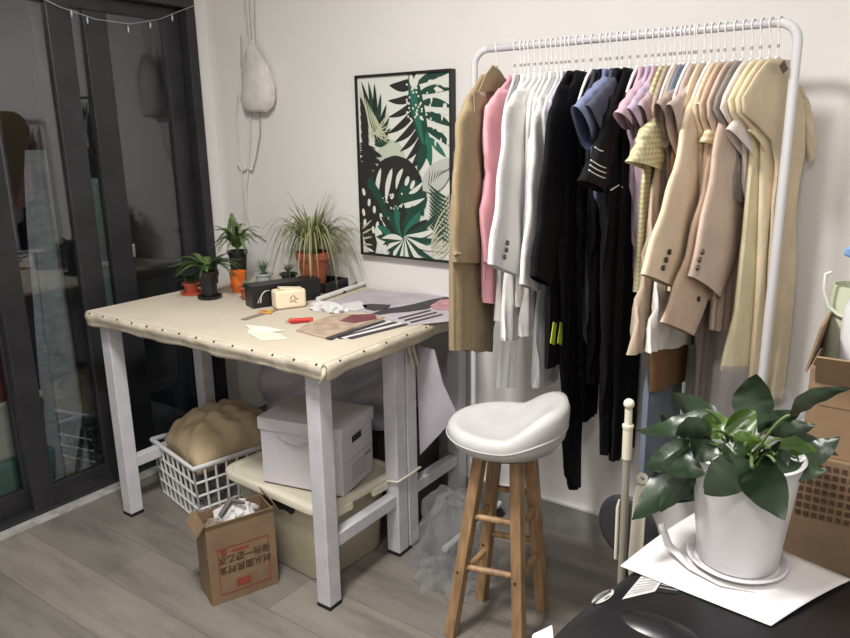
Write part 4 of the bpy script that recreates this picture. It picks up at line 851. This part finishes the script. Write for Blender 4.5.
garm('cream_blazer', 'cream blazer with three dark cuff buttons', 'blazer', 706, [(697, 80), (688, 96), (684, 130), (680, 200), (668, 290)], CRE, thick=.010, amp=.004, ub=.17,
     sleeves=[dict(L=[(698, 84), (686, 110), (674, 170), (658, 220), (641, 274)], R=[(716, 90), (714, 130), (706, 180), (692, 240), (675, 288)], off=.014, t=.012, buttons=((670, 252), (667, 260), (664, 268)))])
garm('taupe_trousers', 'long dim taupe trousers between brown skirt and yellow dress', 'trousers', 713, [(706, 90), (700, 130), (700, 240), (698, 320), (692, 420)], DTA, R_=[(719, 90), (735, 120), (730, 300), (714, 425)], amp=.005)
garm('ochre_striped_blouse', 'ochre blouse with striped rolled short sleeve', 'blouse', 720, [(712, 80), (706, 94), (702, 130), (700, 200), (692, 280)], CRE, amp=.004, sleeves=[dict(L=[(718, 78), (708, 92), (697, 104)], R=[(728, 84), (722, 110), (706, 124)], off=.008, t=.010), dict(L=[(722, 86), (712, 110), (702, 142)], R=[(734, 90), (730, 116), (722, 150)], off=.018, t=.013, mat=GINGS)])
garm('peach_blazer', 'peach beige blazer whose single buttoned cuff hangs lowest', 'blazer', 727, [(719, 84), (712, 100), (706, 150), (700, 220), (690, 300)], ('peach', (.66, .50, .38)), amp=.004, R_=[(733, 84), (746, 110), (740, 250), (716, 318)],
     sleeves=[dict(L=[(716, 120), (702, 190), (684, 260), (661, 322)], R=[(734, 130), (730, 200), (716, 270), (694, 336)], off=.008, t=.010, buttons=((699, 299),))])
garm('taupe_blazer', 'pinkish taupe blazer with three cuff buttons beside the yellow dress', 'blazer', 736, [(728, 78), (722, 90), (718, 120), (714, 180), (713, 240), (712, 330)], PBG, thick=.010, amp=.004, R_=[(744, 78), (760, 100), (752, 200), (726, 331)],
     sleeves=[dict(L=[(734, 80), (722, 96), (716, 140), (706, 200), (689, 276)], R=[(752, 84), (750, 130), (746, 185), (740, 240), (720, 299)], off=.014, t=.012, buttons=((703, 252), (700, 260), (698, 268)))])
garm('grey_knit', 'grey taupe knit showing a dark collar next to white sleeves', 'knitwear', 745, [(737, 72), (732, 84), (730, 130), (730, 200)], ('grey_taupe', (.30, .27, .25)), amp=.004)
garm('blush_tee', 'blush white short sleeve top overlapping the taupe blazer', 'top', 754, [(746, 76), (742, 92), (742, 150), (746, 210)], PWH, amp=.004, sleeves=[dict(L=[(758, 74), (744, 98), (728, 129)], R=[(768, 80), (762, 130), (757, 170)], off=.012, t=.012)])
def lining(root, O, n_, fd):
    def fn(u, v):
        q = atp(722+u*33-v*6, 366+v*60, O+n_*.020, n_); return q+n_*(.006*sin(u*16)*v)
    MB().sheet(fn, 18, 8).build('sheer_lining', sheer_mat('pinkish_sheer', (.66, .62, .66), .72), root, smooth=180)
garm('yellow_long_dress', 'long pale yellow dress with sheer lining behind the peace lily', 'dress', 763, [(755, 76), (750, 100), (750, 170), (743, 240), (734, 310), (722, 372)], YEL, amp=.003, lam=.08, extra=lining, R_=[(770, 76), (785, 100), (778, 250), (754, 376)],
     sleeves=[dict(L=[(768, 72), (760, 98), (747, 131)], R=[(776, 78), (774, 130), (769, 169)], off=.012, t=.012)])
garm('butter_maxi_dress', 'butter coloured maxi dress second from the right end', 'dress', 772, [(764, 74), (760, 90), (762, 160), (759, 240), (753, 330), (747, 392)], BUT, amp=.003, lam=.06, R_=[(780, 74), (796, 100), (790, 250), (776, 396)])
def paper_tag(root, O, n_, fd):
    q = [atp(x, y, O+n_*.03, n_) for x, y in ((779, 66), (784, 60), (788, 69), (783, 74))]; MB().poly(q, .001, n_).build('swing_tag', mat('brown_tag', (.12, .07, .06), .6), root)
garm('ochre_dress', 'ochre beige short sleeve dress, last on the right of the rack', 'dress', 781, [(775, 70), (770, 84), (774, 160), (772, 240), (768, 320), (764, 400)], OCH, thick=.008, amp=.006, extra=paper_tag,
     R_=[(790, 70), (800, 88), (806, 108), (804, 150), (798, 190), (790, 300), (783, 410)], sleeves=[dict(L=[(797, 84), (804, 110), (808, 162)], R=[(803, 92), (811, 115), (815, 148)], off=.0, t=.008)])

# ---------------------------------------------------------------- foreground: machine, paper, peace lily
MZ = .76
mc_ = thing('wrapped_machine', 'black plastic housing with labels in the lower right foreground', 'machine', (2.78, -1.36, 0))
def mring(z, k, dx=0, n=48):
    o = []
    for i in range(n):
        a_ = 2*pi*i/n; ex = .38; cx_, sy_ = cos(a_), sin(a_)
        X_, Y_ = (abs(cx_)**ex)*(1 if cx_ > 0 else -1)*.34*k, (abs(sy_)**ex)*(1 if sy_ > 0 else -1)*.30*k
        o.append(V((2.825+X_*cos(-.21)-Y_*sin(-.21), -1.33+X_*sin(-.21)+Y_*cos(-.21), z)))
    return o
hm = MB().loft([mring(.0, .99), mring(.30, 1.02), mring(.60, 1.03), mring(.69, 1.01), mring(.725, .985), mring(.745, .95), mring(.756, .90), mring(MZ, .83), mring(MZ, .2)]); hm.build('housing', MACH, mc_, smooth=60)
from mathutils.bvhtree import BVHTree
bvh = BVHTree.FromPolygons([tuple(v) for v in hm.v], hm.f)
def on(px, py, e=.0012):
    h_ = bvh.ray_cast(CAM, ray(px, py).normalized()); return h_[0]+h_[1]*(e if h_[1].z > 0 else -e) if h_[0] else at(px, py, 2, MZ)
def patch(mb, q, e, n=6):        # a label that lies on the housing, corners a b c d
    vs = []
    for j in range(n+1):
        for i in range(n+1):
            u, v = i/n, j/n; x = (q[0][0]*(1-u)+q[1][0]*u)*(1-v)+(q[3][0]*(1-u)+q[2][0]*u)*v; y = (q[0][1]*(1-u)+q[1][1]*u)*(1-v)+(q[3][1]*(1-u)+q[2][1]*u)*v; vs.append(on(x, y, e))
    mb.add(vs, [(j*(n+1)+i, j*(n+1)+i+1, (j+1)*(n+1)+i+1, (j+1)*(n+1)+i) for j in range(n) for i in range(n)]); return mb
hp = on(652, 612); MB().sphere(hp+V((.02, -.03, -.018)), .05, 14, (1.6, .8, .5)).build('rounded_bump', MACH, mc_, smooth=80)
patch(MB(), [(622, 600), (655, 592), (669, 571), (646, 571)], .0012).build('white_label', mat('silver_label', (.55, .55, .54), .5, noise=.15, nscale=60), mc_)
patch(MB(), [(656, 592), (677, 595), (689, 577), (670, 571)], .0012).build('black_label', BLACKP, mc_)
m = MB()
for i in range(6):
    t_ = (i+.6)/7; patch(m, [(658+t_*13, 590-t_*19), (676+t_*11, 593-t_*16), (676.4+t_*11, 592.2-t_*16), (658.4+t_*13, 589.2-t_*19)], .0018, 2)
for i in range(7):
    t_ = (i+.5)/8; patch(m, [(626+t_*22, 597-t_*25), (652+t_*14, 591-t_*18), (652.5+t_*14, 590.3-t_*18), (626.5+t_*22, 596.3-t_*25)], .0018, 2)
m.build('label_print', mat('label_grey_print', (.30, .30, .30), .6), mc_)
el = MB(); vs_ = [on(603, 596)]
for k in range(28): a_ = 2*pi*k/28; X_, Y_ = 12.5*cos(a_), 5*sin(a_); vs_.append(on(603+X_*cos(-.5)-Y_*sin(-.5), 597+X_*sin(-.5)+Y_*cos(-.5)))
el.add(vs_, [(0, 1+k, 1+(k+1) % 28) for k in range(28)]); el.build('oval_label', mat('pale_oval_label', (.50, .50, .48), .5, noise=.15, nscale=80), mc_)
patch(MB(), [(533, 634), (552, 625), (554, 645), (529, 648)], .0012).build('corner_sticker', PAPER, mc_)
# sheet of paper under the pot, slightly curled
PZ = MZ+.003
k4 = [at(x, y, 2, PZ) for x, y in ((620, 566), (695, 513), (852, 580), (771, 626))]
def ps(u, v):
    q = k4[0].lerp(k4[1], v).lerp(k4[3].lerp(k4[2], v), u); q.z = PZ + .006*(abs(u-.5)*2)**3*abs(sin(v*3)) ; return q
tag(MB().sheet(ps, 24, 16).build('paper_sheet', PAPER, smooth=180, solid=.0008), 'white paper sheet under the peace lily pot', 'paper')
pc = at(736, 560, 2, PZ+.003); pc.z = PZ+.003
sx_ = thing('pot_saucer', 'round white saucer beneath the peace lily pot', 'saucer', pc)
MB().lathe([(.03, 0), (.072, 0), (.080, .009), (.083, .009), (.081, .013), (.077, .011), (.070, .004), (.03, .004)], pc, n=48).build('dish', CERAM, sx_, smooth=40)
q = MB(); ribbon(q, [at(661, 524, 2, PZ+.05), at(668, 545, 2, PZ+.02), at(690, 568, 2, PZ+.006), at(720, 585, 2, PZ+.004), at(755, 592, 2, PZ+.003)], .008); tag(q.build('paper_strip', PAPER, smooth=180, solid=.001), 'curling narrow white paper strip in front of the saucer', 'paper')
zp = PZ+.0075; pr = thing('peace_lily', 'peace lily with broad dark leaves in a white pot, foreground', 'plant', (pc.x, pc.y, zp))
MB().lathe([(.03, 0), (.062, 0), (.066, .004), (.083, .165), (.0885, .196), (.0915, .200), (.0885, .203), (.083, .198), (.077, .16), (.03, .155)], (pc.x, pc.y, zp), n=56).build('pot', CERAM, pr, smooth=50)
MB().lathe([(.001, .172), (.079, .168), (.076, .160), (.001, .158)], (pc.x, pc.y, zp)).build('soil', SOIL, pr)
crown = V((pc.x, pc.y, zp+.17))
def blade(mb, base, tip, w0, up_=V((0, 0, 1)), droop=.02, cup=.15, n=12, side=None):
    base, tip = V(base), V(tip); ax_ = (tip-base); L_ = ax_.length; t0 = ax_.normalized(); s_ = side or t0.cross(up_); s_ = (V(s_)-t0*V(s_).dot(t0)).normalized(); nn = s_.cross(t0).normalized()
    vs = []
    for i in range(n+1):
        u = i/n; ww = w0*(sin(pi*u**.82))**.75*(1-.18*u)+.0004; c_ = base+ax_*u+nn*(droop*sin(pi*u))
        for j in range(-3, 4): k = j/3; vs.append(c_+s_*ww*k+nn*(cup*ww*abs(k)**1.5+.0025*sin(u*20+k*3)*abs(k)))
    mb.add(vs, [(i*7+j, i*7+j+1, (i+1)*7+j+1, (i+1)*7+j) for i in range(n) for j in range(6)])
LW = 1.05
# leaves: (base px, tip px, depth offset from the pot centre, half width m, facing side tilt, bright)
fol, fol2, stm = MB(), MB(), MB()
def lilyleaf(bp_, tp_, dep, w0, cup=.2, droop=.015, bright=False, dd=0, roll=0):
    b = atp(*bp_, crown-cf*dep, cf); t_ = atp(*tp_, crown-cf*(dep+dd), cf)
    ax_ = (t_-b).normalized(); view = (b-CAM).normalized(); sd = ax_.cross(view).normalized(); sd = (M.Rotation(roll, 3, ax_) @ sd)
    blade(fol2 if bright else fol, b, t_, w0*LW, side=sd, droop=droop, cup=cup)
    stm.tube(bez(crown+V((rnd(-.02, .02), rnd(-.02, .02), -.01)), crown.lerp(b, .6)+V((0, 0, .035)), b, 8), .0028, 6)
lilyleaf((756, 425), (756, 374), -.02, .036, cup=.1, roll=.3)                 # tall round leaf
lilyleaf((706, 410), (636, 431), .02, .017, roll=.5, droop=.02)
lilyleaf((718, 413), (672, 393), -.01, .020, roll=.4, bright=False)
lilyleaf((712, 430), (675, 434), .05, .020, roll=-.4)
lilyleaf((790, 415), (851, 388), .04, .016, roll=.5, droop=.02)
lilyleaf((732, 425), (705, 416), .03, .026, bright=True, roll=.6)
lilyleaf((750, 432), (735, 412), .06, .030, bright=True, roll=.2, cup=.05)
lilyleaf((775, 455), (818, 452), .06, .022, bright=True, roll=.7)
lilyleaf((752, 462), (704, 494), .10, .032, roll=-.2, cup=.15)
lilyleaf((752, 468), (785, 520), .12, .034, roll=.1, cup=.1, droop=.02)
lilyleaf((795, 458), (840, 437), .02, .022, roll=-.3)
lilyleaf((775, 462), (828, 470), .07, .020, roll=-.5)
lilyleaf((692, 455), (652, 500), -.05, .050, roll=.4)
lilyleaf((700, 446), (632, 520), -.02, .032, roll=.1, droop=.03)
lilyleaf((698, 470), (660, 512), .0, .020, roll=-.3)
lilyleaf((690, 440), (645, 468), -.06, .030, roll=.5)
lilyleaf((760, 440), (800, 412), -.06, .028, roll=.4)
lilyleaf((735, 450), (762, 440), .08, .020, roll=.4, bright=True)
lilyleaf((720, 455), (690, 440), .05, .020, roll=.4)
lilyleaf((765, 450), (790, 470), .04, .026, roll=.2)
lilyleaf((735, 455), (715, 480), .05, .024, roll=.2)
for bp_, tp_, dp, w_, ro in (((722, 430), (688, 420), -.03, .024, .3), ((770, 430), (815, 425), -.05, .022, -.2), ((782, 440), (838, 455), -.02, .018, .3), ((715, 446), (668, 474), .03, .026, .3), ((708, 462), (676, 500), -.03, .026, .2),
    ((745, 445), (722, 452), .09, .020, .4), ((770, 448), (778, 478), .06, .024, .2), ((742, 428), (770, 396), -.05, .022, .5), ((700, 430), (660, 415), -.04, .018, .4), ((726, 462), (744, 486), .08, .018, .5)): lilyleaf(bp_, tp_, dp, w_, roll=ro)
fol.build('foliage', LILY, pr, smooth=180); fol2.build('young_foliage', LILY2, pr, smooth=180); stm.build('stem', STEMM, pr, smooth=60)

# cream capped pole leaning next to the machine
b0 = at(622, 562, 1, -.93); t0 = at(629, 404, 1, -.93); x0 = b0.x
b0 = t0+(b0-t0)*1.0; fl = t0+(b0-t0)*(t0.z/(t0.z-b0.z)); fl.z = .0
po = thing('capped_pole', 'clear plastic pole with cream ball cap between stool and pot', 'pole', fl)
ax_ = (t0-fl)
def pp(py): 
    s_ = at(625, py, 1, -.93).z/t0.z; return fl+ax_*s_
MB().tube([fl, pp(455)], .0085, 14).build('tube', mat('clear_grey_tube', (.42, .40, .33), .2, alpha=.75), po, smooth=60)
MB().tube([pp(458), pp(427)], .0105, 14).build('sleeve', CREAMP, po, smooth=60)
MB().tube([pp(427), pp(424)], .0120, 14).build('ring', CREAMP, po, smooth=40)
MB().tube([pp(424), pp(408)], .0080, 14).build('cap', CREAMP, po, smooth=60)
MB().sphere(pp(403), .0115, 12).build('ball', CREAMP, po, smooth=80)
MB().tube([pp(560)+V((-.013, -.006, 0)), pp(508)+V((-.013, -.006, 0)), pp(500)+V((-.010, -.006, 0))], [.004, .004, .002], 8).build('side_clip', CREAMP, po, smooth=60)
# bracket with a hole
by = -.90; cH = at(642, 479, 1, by); bk_ = thing('plastic_bracket', 'cream plastic bracket with round eyelet right of the capped pole', 'bracket', at(638, 560, 1, by))
m = MB(); N_ = 20
for i in range(N_):
    a0, a1 = 2*pi*i/N_, 2*pi*(i+1)/N_; ring = lambda r, a_, y_: V((cH.x+r*cos(a_), cH.y+y_, cH.z+r*sin(a_)))
    m.add([ring(.0125, a0, 0), ring(.0125, a1, 0), ring(.0055, a1, 0), ring(.0055, a0, 0), ring(.0125, a0, .006), ring(.0125, a1, .006), ring(.0055, a1, .006), ring(.0055, a0, .006)], [(0, 1, 2, 3), (7, 6, 5, 4), (0, 4, 5, 1), (3, 2, 6, 7)])
m.build('eyelet', CREAMP, bk_, smooth=40)
l0 = [at(x, y, 1, by) for x, y in ((636, 487), (648, 486), (646, 500), (642, 560), (638, 900), (626, 900), (628, 560), (633, 500))]; l0 = [V((q_.x, q_.y, max(q_.z, .0))) for q_ in l0]; MB().poly(l0, .006, V((0, 1, 0))).build('arm', CREAMP, bk_)
# dark round wheel behind the pole
wc = at(628, 528, 1, -.80); wh = thing('plastic_disc', 'dark round plastic disc half hidden behind the capped pole', 'disc', (wc.x, wc.y, 0))
m = MB(); m.T = M.Translation(wc) @ M.Rotation(R(90), 4, 'X') @ M.Rotation(R(-14), 4, 'Y'); m.lathe([(.001, -.010), (.066, -.010), (.080, -.006), (.083, 0), (.080, .006), (.066, .010), (.001, .010)], n=48)
m.build('disc', mat('dark_grey_plastic', (.030, .030, .036), .5), wh, smooth=50)
MB().tube([(wc.x, wc.y+.012, wc.z), (wc.x, wc.y+.012, .01)], .012, 10).build('stand', BLACKP, wh, smooth=60)
MB().tube([(wc.x, wc.y+.012, .0), (wc.x, wc.y+.012, .012)], .05, 20).build('base', BLACKP, wh, smooth=60)
# cartons at the right edge
cy0, cy1 = -.92, -.60
a = at(800, 455, 1, cy0); xl = a.x
tag(MB().b2((xl-.01, cy0-.0, 0), (xl+.42, cy1, .66)).build('wrapped_bale', mat('black_stretch_film', (.012, .012, .014), .22, bump=.8, bscale=14), bevel=.02, bseg=3), 'black film wrapped bale under the printed carton at the right', 'bale')
zc0 = .662; pcx = thing('printed_carton', 'brown carton covered in small dark printed squares behind the pot', 'box', (xl+.2, -.76, zc0))
zc1 = at(800, 452, 1, cy0).z
MB().b2((xl-.012, cy0-.006, zc0), (xl+.42, cy1, zc1)).build('body', CARD, pcx, bevel=.004)
m = MB()
for i in range(22):
    for j in range(7):
        x, z = xl+.004+i*.0135, zc1-.018-j*.0165
        if z-.005 > zc0+.01: m.b2((x, cy0-.0075, z-.0045), (x+.0085, cy0-.006, z+.0045))
m.build('printed_squares', INK, pcx)
oc = thing('open_top_carton', 'open brown carton with raised flap at the right edge of the room', 'box', (xl+.2, -.76, zc1+.001))
za, zb_ = zc1+.001, at(820, 352, 1, cy0).z; TK = .005; x1_ = xl+.42
m = MB().b2((xl, cy0, za), (x1_, cy0+TK, zb_-.03)).b2((xl, cy1-TK, za), (x1_, cy1, zb_-.03)).b2((xl, cy0+TK, za), (xl+TK, cy1-TK, zb_-.03)).b2((x1_-TK, cy0+TK, za), (x1_, cy1-TK, zb_-.03)).b2((xl+TK, cy0+TK, za), (x1_-TK, cy1-TK, za+TK))
m.build('body', CARD2, oc)
MB().box((xl-.0, -.76, zb_-.0), (.004, .30, .09), ry=.18).build('flap', CARD2, oc)
MB().box(((xl+x1_)/2, cy0-.015, zb_-.03), (.40, .004, .07), rx=.55).build('flap', CARD2, oc)
m = MB().b2((xl+.02, cy0-.001, zb_-.10), (x1_-.02, cy0, zb_-.098)); m.build('crease', CARD, oc)
m = MB().b2((xl+.08, cy0-.0015, za+.10), (xl+.11, cy0, za+.13)); m.build('red_mark', REDINK, oc)
# jug and bottle in the open carton
jc = at(842, 320, 1, -.74); jz = za+.02
jg = thing('plastic_jug', 'pale green plastic jug with looped handle in the open carton', 'jug', (jc.x+.0, -.74, jz))
jt = at(838, 283, 1, -.74).z
MB().lathe([(.03, 0), (.05, .0), (.052, .03), (.052, (jt-jz)*.75), (.046, jt-jz), (.043, jt-jz), (.045, .03)], (jc.x+.022, -.74, jz), n=28).build('body', mat('pale_green_plastic', (.56, .60, .44), .35, alpha=.9), jg, smooth=40)
hp_ = [at(x, y, 1, -.79) for x, y in ((832, 272), (826, 274), (824, 290), (828, 306), (838, 315), (846, 318))]; MB().tube(hp_, .0035, 8).build('handle', mat('pale_green_handle', (.62, .64, .54), .4), jg, smooth=60)
bc = at(858, 290, 1, -.82); bt = thing('spray_bottle', 'white translucent bottle with a blue trigger top at the right edge', 'bottle', (bc.x, -.82, jz))
zt = at(850, 275, 1, -.82).z
MB().lathe([(.02, 0), (.03, 0), (.032, .02), (.031, zt-jz-.06), (.013, zt-jz-.015), (.012, zt-jz)], (bc.x+.012, -.82, jz), n=24).build('body', mat('milky_plastic', (.68, .68, .70), .3, alpha=.9), bt, smooth=50)
MB().tube([(bc.x+.012, -.82, zt), (bc.x+.012, -.82, zt+.035)], [.014, .010], 12).build('blue_cap', mat('blue_plastic', (.10, .22, .50), .4), bt, smooth=50)
MB().box((bc.x+.0, -.82, zt+.035), (.06, .014, .018), ry=.35).build('trigger_head', mat('blue_plastic_b', (.18, .32, .58), .4), bt, bevel=.004)
# cling film draped by the carton
def fl2(u, v):
    q = at(770+u*50, 395+v*60, 1, -.55); return q+V((.02*sin(v*9), .06*sin(u*7+v*5), 0))
tag(MB().sheet(fl2, 20, 20).build('cling_film', FILM, smooth=60), 'loose clear film draped left of the cartons by the rack', 'plastic film')
tag(crumple(MB(), (2.90, -.99, .765) if False else (2.62, -.70, 0), .12, 61, 3.6, 18, (1.0, .7)).build('black_bag', mat('black_film', (.012, .012, .014), .25, bump=.6, bscale=14), smooth=40), 'glossy black plastic bag on the floor behind the machine', 'bag')

# ---------------------------------------------------------------- light
def area(name, loc, rot, size, power, col, sy=None):
    l = bpy.data.lights.new(name, 'AREA'); l.energy = power; l.color = col; l.size = size
    if sy: l.shape = 'RECTANGLE'; l.size_y = sy
    o = bpy.data.objects.new(name, l); C.objects.link(o); o.location = loc; o.rotation_euler = rot; return o
area('ceiling_lamp', (1.8, -1.65, 2.58), (0, 0, 0), .35, 60, (1, .965, .925))
area('ceiling_lamp', (2.75, -2.5, 2.58), (0, 0, 0), .3, 18, (1, .96, .92))
area('balcony_fill', (-.9, -1.9, 2.55), (0, 0, 0), .3, 4, (.95, 1, .97))  # added dim fill to bring up the things outside; no real fitting there
w_ = bpy.data.worlds.new('world'); sc.world = w_; w_.use_nodes = True
w_.node_tree.nodes['Background'].inputs[0].default_value = (.5, .55, .65, 1); w_.node_tree.nodes['Background'].inputs[1].default_value = .02
vs = sc.view_settings; vs.view_transform = 'Standard'; vs.look = 'None'; vs.exposure = 0; vs.gamma = 1; vs.use_curve_mapping = False
